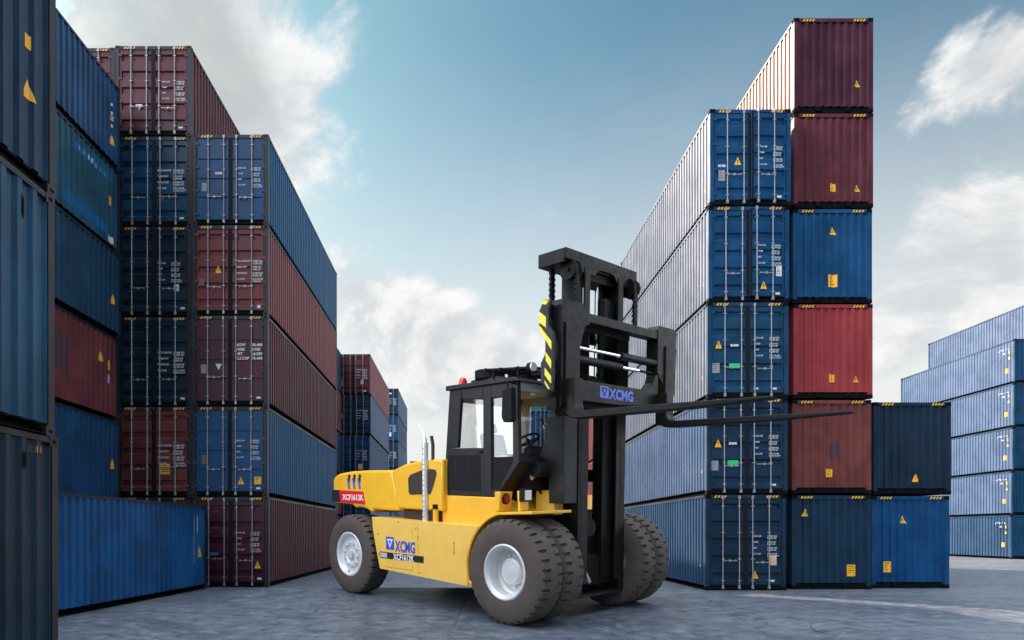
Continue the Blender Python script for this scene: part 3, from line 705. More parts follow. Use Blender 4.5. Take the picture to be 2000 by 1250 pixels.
# --- wheels
def tyre_mesh(Ro, wd, ri):
    """lathe with shoulder slots cut between the lugs; y from 0 (outer face) to wd"""
    per = 34; hw = wd/2
    prof = [(ri, .06), (ri+.02, .02), (ri+.10, .0), (Ro*.72, -.012), (Ro-.16, .0), (Ro-.06, .025), (Ro-.015, .055), (Ro, .10), (Ro, .20), (Ro, .215), (Ro+.004, hw)]
    full = prof + [(r, wd-o) for r, o in prof[-2::-1]]
    ph = [(0, 1), (.26, 1), (.30, 0), (.96, 0)]
    b = MB(); vs = []; nth = per*len(ph); npf = len(full); sl = {5: .008, 6: .035, 7: .065, 8: .05}
    for i in range(per):
        for f, slot in ph:
            for j, (r, o) in enumerate(full):
                jj = j if j <= npf//2 else npf-1-j
                shift = 0.0 if j <= npf//2 else .5
                th = 2*math.pi*(i+f+shift*((jj >= 5)))/per if jj >= 5 and jj < 10 else 2*math.pi*(i+f+.25)/per if jj == 10 else 2*math.pi*(i+f)/per
                rr = r - (sl.get(jj, 0) if slot else 0)
                vs.append((rr*math.cos(th), o, rr*math.sin(th)))
    fs = []
    for i in range(nth):
        for j in range(npf-1):
            k = (i+1) % nth; fs.append((i*npf+j, i*npf+j+1, k*npf+j+1, k*npf+j))
    b.add(vs, fs, M['tyre']); return b
def rim_mesh(ri, wd, style):
    b = MB(); rm = M['rim']
    if style == 'dish':
        pr = [(ri+.015, .07), (ri+.02, .015), (ri-.01, .0), (ri-.035, .015), (ri-.05, .05), (ri-.075, .07), (ri-.085, .30), (ri-.14, .33), (ri-.16, .38), (.30, .40), (.285, .36), (.275, .22), (.24, .19), (.235, .20), (.09, .195), (.001, .19)]
        b.lathe(pr, (0, 0, 0), 'y', rm, 40)
        for k in range(12):
            a = k*math.pi/6; b.cyl((.345*math.cos(a), 0, .345*math.sin(a)), 'y', .028, .345, .405, rm, 8)
        b.cyl((.03, 0, .02), 'y', .03, .182, .20, M['rim'], 10)
    elif style == 'flat':
        pr = [(ri+.015, .07), (ri+.02, .015), (ri-.01, .0), (ri-.05, .02), (ri-.075, .07), (ri-.10, .11), (.36, .13), (.34, .09), (.25, .075), (.23, .10), (.12, .10), (.11, .03), (.001, .025)]
        b.lathe(pr, (0, 0, 0), 'y', rm, 40)
        for k in range(10):
            a = k*math.pi/5; b.cyl((.295*math.cos(a), 0, .295*math.sin(a)), 'y', .03, .035, .085, rm, 8)
        b.cyl((-.02, 0, -ri+.09), 'y', .018, .05, .08, M['rubber'], 8)
    else:
        b.lathe([(ri+.015, .07), (ri, .02), (ri-.07, .06), (ri-.10, .35), (.001, .36)], (0, 0, 0), 'y', rm, 32)
    return b
def wheel(y0, x, z, Ro, ri, wd, style, flip=False, spin=0.0):
    wv = bpy.data.objects.new('wheel', None); COL.objects.link(wv); wv.parent = fk; wv.location = (x, y0 + (wd if flip else 0), z)
    wv.empty_display_size = .2
    if flip: wv.rotation_euler = (0, 0, R(180))
    key = ('ty', Ro, wd, ri)
    if key not in CACHE: CACHE[key] = tyre_mesh(Ro, wd, ri).mesh('tyre', 28)
    kr = ('rm', ri, wd, style)
    if kr not in CACHE: CACHE[kr] = rim_mesh(ri, wd, style).mesh('rim', 40)
    a = put('tyre', CACHE[key], wv); a.rotation_euler = (0, spin, 0)
    b = put('rim', CACHE[kr], wv); b.rotation_euler = (0, spin*.5, 0)
RF, RR = 1.075, 1.03
wheel(0.0, 0, RF, RF, .56, .63, 'dish', spin=.1)
wheel(.67, 0, RF, RF, .56, .63, 'inner', spin=.2)
wheel(WID-1.14, 0, RF, RF, .56, .55, 'inner', True, spin=.3)
wheel(WID-.55, 0, RF, RF, .56, .55, 'dish', True, spin=.05)
wheel(.05, -5.63, RR, RR, .56, .64, 'flat', spin=.3)
wheel(WID-.69, -5.63, RR, RR, .56, .64, 'flat', True, spin=.15)
# --- chassis and body
b = MB()
b.box(-4.2, .25, 1.42, WID-1.42, .75, 1.95, MD); b.box(-.35, .35, .8, WID-.8, .85, 1.3, MD)
b.box(-5.7, -5.3, .75, WID-.75, .85, 1.25, MD); b.box(-5.1, -4.1, 1.5, WID-1.5, 1.0, 2.2, MD)
b.build('chassis', fk, bevel=.02)
up = [(-6.76, 2.34), (-6.78, 2.93), (-6.70, 3.05), (-6.45, 3.13), (-5.95, 3.18), (-5.2, 3.20), (-4.12, 3.19), (-3.82, 2.20), (-4.9, 2.21)] + [q for q in arc(-5.52, 1.045, 1.20, 62, 100, 6)] + [(-5.88, 2.31)]
b = MB(); b.prism(up, 'y', .33, WID-.33, YEL)
cw = b.build('counterweight', fk, smooth=40, bevel=.07, seg=3)
b = MB(); b.prism([(-6.80, 2.37), (-6.80, 2.69), (-6.41, 2.69), (-6.36, 2.36)], 'y', .318, .5, M['black']); b.box(-6.806, -6.78, .5, WID-.5, 2.37, 2.69, M['black']); b.build('bumper_trim', cw, bevel=.012)
b = MB(); b.prism([(-6.40, 2.365), (-6.44, 2.685), (-5.33, 2.655), (-5.26, 2.325)], 'y', .316, .329, M['redsign']); b.build('name_plate', cw)
def near_text(name, parent, txt, x, z, size, m, y, bold=0.0, sx=1.0, shear=0.0):
    o = put(name, text_mesh(name, [(txt, 0, 0)], size, m, bold).mesh(name), parent, (x, y, z), RX90); o.scale = (sx, 1, 1); return o
near_text('lettering', cw, 'XCF1612K', -6.28, 2.43, .205, M['wsign'], .312, .006, 1.02)
b = MB()
for k in range(3):
    x = -6.02 + k*.245
    b.prism([(x-.06, 3.00), (x+.03, 3.01), (x+.08, 2.73), (x+.005, 2.72)], 'y', .318, .3295, M['logoblueb'])
    b.prism([(x-.005, 3.015), (x+.085, 3.02), (x+.075, 2.90), (x+.035, 2.92)], 'y', .314, .3175, M['black']); b.cyl((x+.05, 0, 3.055), 'y', .048, .314, .3255, M['black'], 12)
b.build('emblem', cw)
hood = [(-3.86, 2.26), (-4.10, 3.14), (-3.95, 3.22), (-3.55, 3.33), (-3.1, 3.39), (-2.6, 3.42), (-2.2, 3.42), (-2.2, 2.24)]
b = MB(); b.prism(hood, 'y', .30, WID-.30, YEL); hd = b.build('engine_hood', fk, smooth=40, bevel=.05, seg=3)
hole = [(-3.42, 2.66), (-3.44, 2.98), (-3.36, 3.07), (-2.95, 3.17), (-2.62, 3.20), (-2.44, 3.18), (-2.40, 3.08), (-2.52, 2.80), (-2.62, 2.62), (-3.36, 2.60)]
b = MB(); b.prism(hole, 'y', .288, .31, M['dbrown']); b.build('hood_hole_dark', hd, bevel=.004)  # flat dark plate, the shade of the hood's hole put into its colour
b = MB(); b.box(-3.80, -2.28, .44, WID-.44, 1.96, 2.24, M['dbrown']); b.build('hood_recess_dark', hd)  # dark box for the recess under the hood, its shade painted in
# side tanks / deck panels
pan = [(-4.68, 2.03), (-4.64, 1.72), (-4.53, 1.30), (-4.36, .76), (-1.36, .66), (-1.0, .67)] + arc(0, RF, 1.19, 198, 131, 10) + [(-.80, 1.965)]
for (ya, yb, out) in ((.12, 1.35, 1), (WID-1.35, WID-.12, 0)):
    b = MB(); b.prism(pan, 'y', ya, yb, YES); sp_ = b.build('side_tank', fk, smooth=30, bevel=.03, seg=3)
    if out:
        b = MB(); seam = M['dbrown']; s2 = plain('panel gap', (.50, .24, .015), .5)
        b.box(-2.872, -2.860, .1175, .121, .72, 1.93, s2); b.box(-4.15, -3.07, .1175, .121, .82, .832, s2); b.box(-3.082, -3.07, .1175, .121, .832, .93, s2)
        b.box(-3.08, -3.07, .1175, .121, 1.60, 1.86, s2)
        for x, z in ((-2.94, 1.82), (-2.86, 1.62), (-2.80, .80), (-4.42, 1.62), (-4.38, 1.12), (-1.62, 1.56), (-1.62, 1.34), (-3.6, 1.95)): b.cyl((x, 0, z), 'y', .018, .116, .121, M['dbrown'], 8)
        b.box(-1.632, -1.608, .1165, .121, 1.36, 1.54, s2); b.build('panel_seams', sp_)
        b = MB(); x0, z0, q = -4.09, 1.26, .31
        b.prism([(x0, z0), (x0+q, z0), (x0+q, z0+q), (x0, z0+q)], 'y', .116, .119, M['logoblue'])
        for pl_, mm, yy in (([(x0+.04, z0+q-.05), (x0+q-.04, z0+q-.05), (x0+q/2, z0+.03)], M['wsign'], .1145), ([(x0+.10, z0+q-.09), (x0+q-.10, z0+q-.09), (x0+q/2, z0+.12)], M['logoblue'], .113)):
            b.prism(pl_, 'y', yy, yy+.001, mm)
        b.build('emblem', sp_)
        near_text('lettering', sp_, 'XCMG', -3.72, 1.235, .37, M['logoblue'], .1165, .012, .70)
        b = MB(); b.box(-4.36, -2.66, .117, .1195, 1.03, 1.19, M['black']); b.box(-4.34, -4.06, .1155, .1168, 1.05, 1.17, M['grey2']); b.build('name_plate', sp_)
        near_text('lettering', sp_, 'XCF1612K', -3.80, 1.035, .20, M['wsign'], .1150, .006, .86)
# skirt under the cab
b = MB(); b.prism([(-2.36, 1.95), (-2.36, 2.60), (-.70, 2.575), (-.42, 2.34), (-.20, 2.26), (-.86, 1.95)], 'y', .42, WID-.42, YEL); b.build('cab_skirt', fk, bevel=.025, smooth=30)
# front mudguards with the lamps standing on them
for near in (1, 0):
    ya, yb = (.12, 1.34) if near else (WID-1.34, WID-.12)
    ou = arc(0, RF, 1.24, 200, 104, 16); inn = arc(0, RF, 1.18, 200, 104, 16); tip = [(.66, 2.325), (.66, 2.265)] if near else []
    b = MB(); b.prism(ou + tip + inn[::-1], 'y', ya, yb, YEL)
    b.prism([(-1.22, .66), (-1.02, .66), (-1.02, .72), (-1.16, .8)], 'y', ya, ya+.25, YEL)
    fd = b.build('mudguard', fk, smooth=30, bevel=.012)
    if not near: continue
    lo = (lambda y: y)
    b = MB(); ys_ = sorted((lo(.16), lo(.52)))
    b.prism([(-.42, 2.27), (-.42, 2.70), (-.24, 2.70), (-.30, 2.29)], 'y', ys_[0], ys_[1], YEL)
    ys2 = sorted((lo(.36), lo(.62)))
    b.prism([(.06, 2.30), (.02, 2.72), (.10, 2.72), (.12, 2.31)], 'y', ys2[0], ys2[1], YEL); b.build('lamp_bracket', fd, bevel=.015)
    b = MB(); b.cyl((-.27, lo(.33), 2.55), 'x', .115, -.03, .035, M['rubber'], 20); b.cyl((-.27, lo(.33), 2.55), 'x', .095, .034, .05, M['lampred'], 20); b.build('turn_signal', fd, smooth=40)
    b = MB(); yy = lo(.48); b.box(.09, .22, yy-.13, yy+.13, 2.50, 2.76, M['rubber']); b.box(.215, .232, yy-.10, yy+.10, 2.53, 2.73, M['lampw']); b.build('headlight', fd, bevel=.015)
b = MB(); b.box(-.35, .18, 1.36, 1.66, 2.20, 2.72, YES); b.build('front_frame', fk, bevel=.02)
# exhaust, filler
b = MB(); b.tube([(-2.77, .27, 1.96), (-2.77, .27, 3.80)], .072, M['steel'], 16)
b.tube([(-2.77, .27, 3.79), (-2.775, .27, 3.90), (-2.83, .275, 4.00), (-2.95, .28, 4.16), (-3.0, .28, 4.22)], .05, M['steel'], 12, r1=.010)
for k in range(14):
    for a in (-110, -70): b.cyl((-2.77 + .070*math.cos(R(a)), .27 + .070*math.sin(R(a)), 2.10 + k*.12), 'y', .012, -.006, .004, M['dbrown'], 6)
b.build('exhaust_pipe', fk, smooth=40)
b = MB(); b.tube([(-2.58, .34, 1.96), (-2.58, .34, 3.75), (-2.63, .34, 3.95)], .04, M['dbrown'], 10); b.build('intake_pipe', fk, smooth=40)
b = MB(); b.cyl((-2.44, .30, 0), 'z', .065, 1.95, 2.28, YEL, 16); b.cyl((-2.44, .30, 0), 'z', .075, 2.28, 2.39, M['rubber'], 16); b.build('filler_neck', fk, smooth=40)
# --- cab
CY0, CY1 = .45, 2.78
def cab_side(b, y0, y1, CH=CH):
    b.prism([(-2.35, 2.60), (-2.25, 3.66), (-1.05, 3.63), (-1.02, 2.59)], 'y', y0, y1, CH)         # lower door panel
    b.prism([(-2.25, 3.66), (-2.13, 4.94), (-1.74, 4.94), (-1.86, 3.66)], 'y', y0, y1, CH)         # rear pillar
    b.prism([(-1.05, 2.59), (-1.06, 4.94), (-.82, 4.94), (-.80, 2.59)], 'y', y0, y1, CH)           # middle pillar
    b.prism([(-.80, 2.59), (-.80, 2.74), (-.58, 2.74), (-.18, 3.32), (-.20, 4.94), (-.05, 4.94), (.0, 3.30), (-.66, 2.58)], 'y', y0, y1, CH)  # front post and cut-away sill
    b.prism([(-1.74, 4.72), (-1.74, 4.94), (-1.06, 4.94), (-1.06, 4.66)], 'y', y0, y1, CH); b.prism([(-.82, 4.66), (-.82, 4.94), (-.20, 4.94), (-.20, 4.66)], 'y', y0, y1, CH)
b = MB(); cab_side(b, CY0, CY0+.09); cab_side(b, CY1-.09, CY1, M['grey2'])
b.prism([(-2.345, 2.60), (-2.245, 3.58), (-2.16, 3.58), (-2.25, 2.60)], 'y', CY0+.09, CY1-.09, CH)
b.prism([(-2.147, 4.70), (-2.128, 4.938), (-2.03, 4.938), (-2.05, 4.70)], 'y', CY0+.09, CY1-.09, M['grey2'])
b.prism([(-.66, 2.585), (-.05, 3.24), (.0, 3.30), (-.02, 3.42), (-.14, 3.42), (-.74, 2.64)], 'y', CY0+.09, CY1-.09, CH)
b.prism([(-.20, 4.76), (-.06, 4.76), (-.052, 4.938), (-.20, 4.938)], 'y', CY0+.09, CY1-.09, M['grey2'])
b.box(-2.25, -.70, CY0+.09, CY1-.09, 2.60, 2.68, CH)
cab = b.build('cab', fk, bevel=.014)
b = MB(); b.prism([(-2.22, 4.94), (-2.20, 5.05), (-.1, 5.03), (.0, 4.94)], 'y', CY0-.05, CY1+.05, CH); b.box(-2.0, -.25, CY0+.12, CY1-.12, 4.90, 4.939, M['grey2']); b.build('roof', cab, bevel=.03)
b = MB(); b.prism([(-2.26, 2.72), (-2.17, 3.50), (-1.14, 3.48), (-1.13, 2.70)], 'y', CY0-.008, CY0, M['rubber'])
b.box(-1.92, -1.90, CY0-.012, CY0-.007, 3.0, 3.42, CH); b.box(-1.50, -1.48, CY0-.012, CY0-.007, 3.0, 3.42, CH)
b.box(-1.18, -1.08, CY0-.035, CY0, 3.52, 3.57, M['rubber']); b.build('door', cab, bevel=.004)
b = MB(); b.prism([(-.80, 2.74), (-.80, 3.42), (-.19, 3.42), (-.19, 3.33), (-.58, 2.745)], 'y', CY0+.03, CY0+.05, M['rubber']); b.build('dark_pane', cab)  # solid dark panel for tinted glass, the dim interior painted in
def pane(poly, y): b = MB(); b.prism(poly, 'y', y, y+.012, M['glass']); b.build('window', cab)
for y in (CY0+.04, CY1-.05):
    pane([(-1.862, 3.655), (-1.744, 4.73), (-1.055, 4.67), (-1.055, 3.63)], y); pane([(-.805, 3.425), (-.815, 4.665), (-.195, 4.665), (-.185, 3.425)], y)
b = MB(); b.prism([(-2.215, 3.575), (-2.10, 4.705), (-2.088, 4.705), (-2.203, 3.575)], 'y', CY0+.085, CY1-.085, M['glass']); b.build('window', cab)
b = MB(); b.prism([(-.085, 3.415), (-.135, 4.765), (-.123, 4.765), (-.073, 3.415)], 'y', CY0+.085, CY1-.085, M['glass']); b.build('windscreen', cab)
b = MB(); b.tube([(-.05, 1.95, 3.46), (-.085, 1.35, 4.05)], .012, M['rubber'], 6); b.tube([(-.075, 1.60, 3.86), (-.105, 1.22, 4.22)], .016, M['rubber'], 6); b.build('wiper', cab)
# grille_guard, air conditioner, beacon
b = MB(); 
for k in range(9):
    y = .62 + k*.255; b.tube([(-1.1, y, 5.30), (.20, y, 5.20), (.46, y, 5.06)], .030, M['rubber'], 8)
for x, z in ((-1.1, 5.30), (-.66, 5.265), (-.22, 5.23), (.20, 5.20), (.46, 5.06)): b.tube([(x, .55, z), (x, 2.74, z)], .032, M['rubber'], 8)
for y in (.62, 2.66):
    for x in (-.9, -.2): b.tube([(x, y, 5.02), (x, y, 5.27)], .03, M['rubber'], 8)
b.build('roof_guard', cab, smooth=40)
b = MB(); b.prism([(-2.05, 5.03), (-1.95, 5.20), (-1.05, 5.20), (-.85, 5.03)], 'y', .95, 2.05, CH)
for y in (1.2, 1.8): b.cyl((-1.60 + (.45 if y > 1.5 else 0), y, 0), 'z', .34, 5.19, 5.40, M['rubber'], 24)
b.build('air_conditioner', cab, smooth=40, bevel=.02)
b = MB(); b.cyl((-1.93, .68, 0), 'z', .10, 5.04, 5.07, M['rubber'], 18); b.build('beacon_base', cab)
b = MB(); b.lathe([(.09, 5.07), (.092, 5.14), (.075, 5.20), (.04, 5.235), (.001, 5.245)], (-1.93, .68, 0), 'z', M['beacon'], 20); b.build('beacon', cab, smooth=60)
b = MB(); b.tube([(-.12, .44, 4.90), (-.10, .22, 4.92), (-.10, .20, 4.74)], .025, M['rubber'], 8); b.prism([(.08, 4.14), (.02, 4.10), (-.14, 4.10), (-.20, 4.20), (-.18, 4.74), (.06, 4.78)], 'y', .13, .27, M['rubber']); b.build('mirror', cab, bevel=.03, seg=3, smooth=40)
# interior
b = MB(); b.box(-1.75, -1.05, 1.25, 1.95, 2.95, 3.25, M['rubber']); b.prism([(-1.85, 3.2), (-2.02, 4.0), (-1.86, 4.02), (-1.62, 3.25)], 'y', 1.25, 1.95, M['rubber']); b.prism([(-2.02, 4.03), (-2.06, 4.26), (-1.94, 4.27), (-1.88, 4.05)], 'y', 1.42, 1.78, M['rubber']); b.box(-1.6, -1.1, 1.12, 1.24, 3.42, 3.52, M['rubber']); b.build('seat', cab, bevel=.05, seg=3, smooth=40)
b = MB(); b.box(-.52, -.16, .9, 2.3, 2.75, 3.52, M['rubber']); b.prism([(-.62, 3.0), (-.72, 3.62), (-.60, 3.70), (-.40, 3.52), (-.40, 3.0)], 'y', 1.35, 1.85, M['rubber']); b.box(-1.0, -.55, .62, .86, 3.30, 3.46, M['grey2']); b.build('dashboard', cab, bevel=.03)
b = MB(); n = 28; vs = []; 
ctr = Vector((-.80, 1.60, 3.84)); ax_ = Vector((-.45, 0, .9)).normalized(); u_ = Vector((0, 1, 0)); v_ = ax_.cross(u_)
b.tube([ctr + (u_*math.cos(2*math.pi*k/24) + v_*math.sin(2*math.pi*k/24))*.27 for k in range(25)], .026, M['rubber'], 8, caps=False)
for a in (90, 210, 330): b.tube([ctr - ax_*.04, ctr + (u_*math.cos(R(a)) + v_*math.sin(R(a)))*.26], .016, M['rubber'], 6)
b.tube([ctr, (-.62, 1.60, 3.50)], .04, M['rubber'], 8); b.build('steering_wheel', cab, smooth=40)
# --- mast
MX0, MX1 = -.10, .54
b = MB(); b.box(-.30, .20, 1.62, MW-1.62, 1.0, 1.5, MD); b.box(-.14, .05, 1.95, MW-1.95, .40, 1.2, MD)
b.prism([(MX1, 1.74), (MX1, MW-1.74), (MX1-.35, MW-1.74), (MX1-.35, 1.74)], 'z', .40, .46, MA)
ms = b.build('mast', fk, bevel=.01)
for z in (2.9, 4.4, 6.0):
    b = MB(); b.box(-.16, -.10, 1.75, MW-1.75, z, z+.28, MD); b.build('cross_tie', ms)
for s_ in (0, 1):
    f = (lambda y: y) if s_ == 0 else (lambda y: MW - y)
    def bx(b, x0, x1, ya, yb, z0, z1, m):
        a, c = sorted((f(ya), f(yb))); b.box(x0, x1, a, c, z0, z1, m)
    b = MB(); bx(b, MX0, MX1, 1.70, 1.78, .44, 4.86, MA); bx(b, MX1-.05, MX1+.002, 1.7805, 1.88, .46, 4.85, MA); bx(b, MX0-.002, MX0+.05, 1.7805, 1.98, .46, 4.85, MA); b.build('outer_rail', ms, bevel=.006)
    b = MB(); bx(b, MX0+.06, MX1-.06, 1.80, 1.86, .7, 7.36, MA); bx(b, MX1-.055, MX1-.004, 1.862, 2.04, .7, 7.36, MA); bx(b, MX0+.062, MX0+.11, 1.862, 2.04, .7, 7.36, MA); b.build('inner_rail', ms, bevel=.006)
    b = MB(); b.cyl((.12, f(2.16), 0), 'z', .10, .62, 5.4, MD, 18); b.cyl((.12, f(2.16), 0), 'z', .13, .52, .95, MD, 18); b.build('lift_cylinder', ms, smooth=40)
    b = MB(); b.cyl((.12, f(2.16), 0), 'z', .055, 5.40, 7.22, M['chrome'] if s_ == 0 else MD, 16); b.build('lift_rod', ms, smooth=40)
    for (xx, yy, z0, z1) in ((.60, 1.50, 6.30, 7.26), (-.02, 1.46, 6.25, 7.30)):
        b = MB(); z = z0; k = 0
        while z < z1:
            wv_ = .075 if k % 2 else .055; b.box(xx-.03, xx+.03, f(yy)-wv_, f(yy)+wv_, z, z+.05, MD); z += .058; k += 1
        b.build('chain', ms)
    b = MB(); b.lathe([(.04, -.10), (.21, -.12), (.21, -.08), (.17, -.07), (.17, .07), (.21, .08), (.21, .12), (.04, .10)], (.45, f(1.50), 7.24), 'y', MD, 22); b.tube([(.45, f(1.36), 7.24), (.45, f(1.8), 7.24)], .045, MD, 10); b.build('sprocket', ms, smooth=40)
    if s_: continue
    b = MB(); b.prism([(-.16, 3.42), (-.10, 3.14), (.10, 3.0), (.12, 2.45), (MX1-.02, 2.45), (MX1-.02, 4.25), (.02, 4.25), (-.02, 3.75)], 'y', f(1.25), f(1.69), CH); b.cyl((.0, 0, 3.16), 'y', .16, min(f(.92), f(1.70)), max(f(.92), f(1.70)), CH, 20); b.build('tilt_bracket', ms, smooth=40, bevel=.01)
    b = MB(); b.tube([(-.90, f(1.02), 2.36), (-.36, f(1.02), 2.84)], .105, MD, 16); b.tube([(-.40, f(1.02), 2.805), (-.34, f(1.02), 2.858)], .125, MA, 16); b.build('tilt_cylinder', ms, smooth=40)
    b = MB(); b.tube([(-.37, f(1.02), 2.83), (.0, f(1.02), 3.16)], .062, M['cream'], 14); b.build('tilt_rod', ms, smooth=40)
    b = MB()
    for q in range(3): b.tube([(-.95 + .18*q, f(1.10+.06*q), 2.2), (-.80 + .15*q, f(1.05), 2.75), (-.45 + .1*q, f(1.22), 3.05 - .1*q), (-.15, f(1.5), 2.8 - .15*q)], .032, M['rubber'], 8)
    b.build('hose', ms, smooth=40)
b = MB()
b.box(MX0-.12, .47, 1.24, MW-1.32, 7.36, 7.64, MA)
ft = [(1.72, 7.24), (1.72, 7.64), (MW-1.32, 7.64), (MW-1.32, 7.27), (MW-1.62, 7.22), (MW-1.95, 7.24), (3.0, 7.26), (2.93, 7.36), (2.80, 7.40), (2.42, 7.40), (2.33, 7.36), (2.22, 7.24)]
b.prism(ft, 'x', .473, .52, MA); b.prism([(1.24, 7.42), (1.24, 7.64), (1.719, 7.64), (1.719, 7.42)], 'x', .473, .52, MA)
b.build('top_beam', ms, bevel=.012)
b = MB(); b.box(-.05, .40, 2.15, 3.05, 7.18, 7.355, MD); b.tube([(.25, 2.66, 4.6), (.25, 2.66, 7.2)], .03, M['chrome'], 10); b.tube([(.25, 2.78, 1.0), (.25, 2.78, 7.2)], .035, MD, 10)
for q in range(4): b.tube([(.05, 2.90+.08*q, .9), (.05, 2.90+.08*q, 7.2)], .036, M['rubber'], 8)
b.build('hose_bundle', ms, smooth=40)
b = MB(); b.box(.22, .42, 2.70, 3.12, .75, 6.9, MD); b.box(-.05, .38, 2.25, 3.2, .62, 1.25, MD); b.box(.1, .36, 2.05, 2.2, 2.0, 2.9, MD); b.cyl((.3, 2.3, 1.9), 'x', .2, -.1, .12, MD, 16); b.tube([(.42, 2.1, .95), (.42, 2.28, .7)], .05, M['grey2'], 8); b.build('mast_crossmember', ms, bevel=.01)
# --- fork carriage
b = MB()
XA_, XB_ = .64, 1.0
b.box(XA_+.1, XB_-.012, 1.17, 3.96, 6.09, 6.27, MA)                                   # top bar
lb_ = [(1.10, 4.52), (1.10, 4.93), (1.25, 4.93), (3.45, 4.93), (3.62, 4.98), (3.78, 5.12), (3.86, 5.30), (3.98, 5.30), (3.98, 4.66), (3.9, 4.62), (2.5, 4.52)]
b.prism(lb_, 'x', XA_+.12, XB_-.006, MA)
b.box(XA_-.02, XA_+.06, 1.34, 1.80, 4.7, 6.0, M['hole']); b.box(XA_-.02, XA_+.06, 2.80, 3.24, 4.7, 6.0, M['hole']); b.box(XA_-.03, XA_+.09, 1.3, 3.3, 4.42, 4.70, MD); b.box(XA_-.03, XA_+.05, 1.30, 3.28, 6.0, 6.12, MD)
cg = b.build('fork_carriage', fk, bevel=.012)
pl = [(.54, 4.36), (.54, 6.30), (.60, 6.42), (1.20, 6.42), (1.26, 6.34), (1.42, 6.22), (1.42, 6.05), (1.27, 5.98), (1.12, 5.55), (1.12, 4.36)]
pr_ = [(4.36, 4.22), (4.36, 4.9), (3.93, 5.35), (3.93, 6.30), (3.98, 6.40), (4.66, 6.40), (4.70, 6.34), (4.70, 6.02), (4.62, 5.72), (4.62, 4.22)]
for pp in (pl, pr_):
    b = MB(); b.prism(pp, 'x', XA_+.06, XB_, MA); q = [(sum(a[0] for a in pp)/len(pp), 0)]
    yc = .84 if pp is pl else 4.42
    b.prism([(yc-.20, 4.42 if pp is pl else 4.9), (yc-.20, 5.98), (yc+.24, 5.98), (yc+.20, 4.42 if pp is pl else 4.9)], 'x', XB_-.001, XB_+.035, MA)
    for dy in (-.14, .22): b.cyl((0, yc+dy, 6.28), 'x', .035, XB_-.002, XB_+.004, M['black'], 10)
    b.build('carriage_post', cg, bevel=.014)
for s_, (z, ya, yb, yc2) in enumerate(((5.57, 1.10, 2.62, 4.0), (5.34, 1.10, 2.62, 4.0))):
    b = MB(); ch = M['chrome']
    if s_ == 0: b.tube([(XB_-.09, ya, z), (XB_-.09, yb, z)], .04, ch, 12); b.tube([(XB_-.09, yb, z), (XB_-.09, yc2, z)], .085, MA, 14)
    else: b.tube([(XB_-.09, yb, z), (XB_-.09, 3.30, z)], .04, ch, 12); b.tube([(XB_-.09, ya, z), (XB_-.09, yb, z)], .085, MA, 14); b.tube([(XB_-.09, 3.30, z), (XB_-.09, yc2, z)], .03, MD, 12)
    b.build('positioner_cylinder', cg, smooth=40)
for (x, y, z) in ((.86, .44, 4.82), (.86, 4.02, 4.78)):
    b = MB(); b.cyl((x, y, 0), 'z', .055, z-.16, z+.16, M['cream'] if False else M['wsign'], 14); b.cyl((x, y, 0), 'z', .09, z-.24, z-.16, M['rubber'], 14); b.cyl((x, y, 0), 'z', .09, z+.16, z+.24, M['rubber'], 14); b.build('guide_roller', cg, smooth=40)
b = MB(); b.box(.70, .94, .47, .535, 4.3, 5.0, MD); b.build('roller_bracket', cg)
b = MB(); b.box(.66, .80, .42, .58, 6.1, 6.32, MD); b.build('guard_bracket', cg)
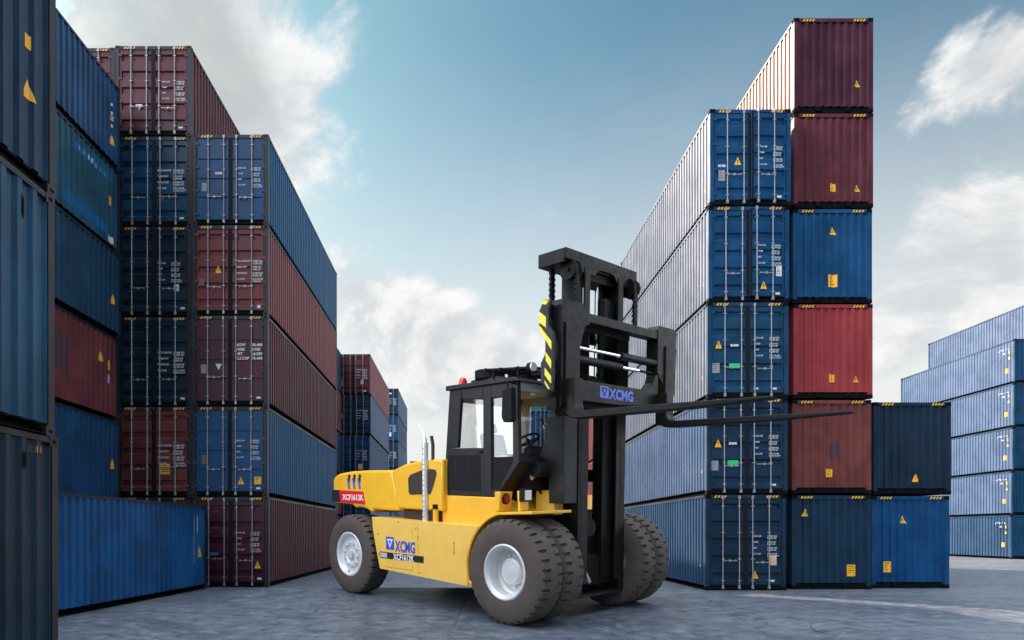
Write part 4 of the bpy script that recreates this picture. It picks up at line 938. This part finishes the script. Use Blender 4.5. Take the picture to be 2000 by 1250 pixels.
# striped hose guard
HZ = [(.62, 6.40), (.80, 6.36), (.74, 6.20), (.74, 5.90), (.86, 5.74), (.87, 4.62), (.68, 4.70), (.55, 4.86), (.55, 5.20), (.66, 5.36), (.66, 5.66), (.50, 5.84), (.50, 6.20)]
b = MB(); HZ = [(x+.10, z) for x, z in HZ]
b.prism(HZ, 'y', .34, .40, M['black']); hg_ = b.build('hose_guard', cg, bevel=.01)
b = MB()
for pl_ in ([(.56, 6.33), (.64, 6.385), (.74, 6.35), (.68, 6.29)], [(.51, 6.19), (.51, 5.98), (.68, 5.86), (.68, 6.06)], [(.51, 5.86), (.535, 5.80), (.64, 5.68), (.82, 5.42), (.82, 5.58), (.52, 5.92)],
            [(.68, 5.40), (.68, 5.24), (.82, 5.06), (.82, 5.22)], [(.66, 5.10), (.66, 4.96), (.82, 4.78), (.82, 4.92)], [(.66, 4.86), (.66, 4.81), (.76, 4.67), (.78, 4.70)]):
    b.prism([(x+.10, z) for x, z in pl_], 'y', .334, .3395, M['hazyel'])
b.build('hazard_stripe', hg_)
b = MB(); b.tube([(.70, .42, 5.0), (.45, .34, 5.0), (.42, .33, 5.08)], .028, M['rubber'], 8); b.build('lamp_arm', cg, smooth=40)
b = MB(); b.cyl((.42, .33, 5.15), 'x', .095, -.06, .03, M['rubber'], 16); b.cyl((.42, .33, 5.15), 'x', .085, .03, .07, M['lampw'], 16); b.build('work_lamp', cg, smooth=40)
# carriage logo
def front_text(name, parent, txt, y, z, size, m, x, bold, sx):
    o = put(name, text_mesh(name, [(txt, 0, 0)], size, m, bold).mesh(name), parent, (x, y, z), (R(90), 0, R(90))); o.scale = (sx, 1, 1); return o
b = MB(); y0, z0, q = 1.80, 4.63, .24
b.prism([(y0, z0), (y0+q*1.25, z0), (y0+q*1.25, z0+q), (y0, z0+q)], 'x', XB_-.005, XB_-.002, M['logoblueb'])
b.prism([(y0+.04, z0+q-.03), (y0+q*1.25-.04, z0+q-.03), (y0+q*.62, z0+.02)], 'x', XB_-.0015, XB_-.0005, MA)
b.prism([(y0+.09, z0+q-.06), (y0+q*1.25-.09, z0+q-.06), (y0+q*.62, z0+.08)], 'x', XB_, XB_+.001, M['logoblueb']); b.build('emblem', cg)
front_text('lettering', cg, 'XCMG', 2.13, 4.635, .29, M['logoblueb'], XB_-.002, .012, 1.02)
# forks
for yc in (.80, 4.12):
    b = MB(); blade = [(1.01, 4.36 if yc < 1 else 4.62), (1.01, 4.30), (1.05, 4.20), (1.16, 4.13), (1.40, 4.115), (3.6, 4.13), (4.95, 4.17), (5.05, 4.19), (4.95, 4.215), (3.4, 4.24), (1.45, 4.26), (1.32, 4.275), (1.25, 4.31), (1.22, 4.40), (1.22, 4.9), (1.01, 4.9)]
    if yc < 1: blade = [q for q in blade]
    b.prism(blade, 'y', yc-.15, yc+.15, MA); b.build('fork', fk, bevel=.015)
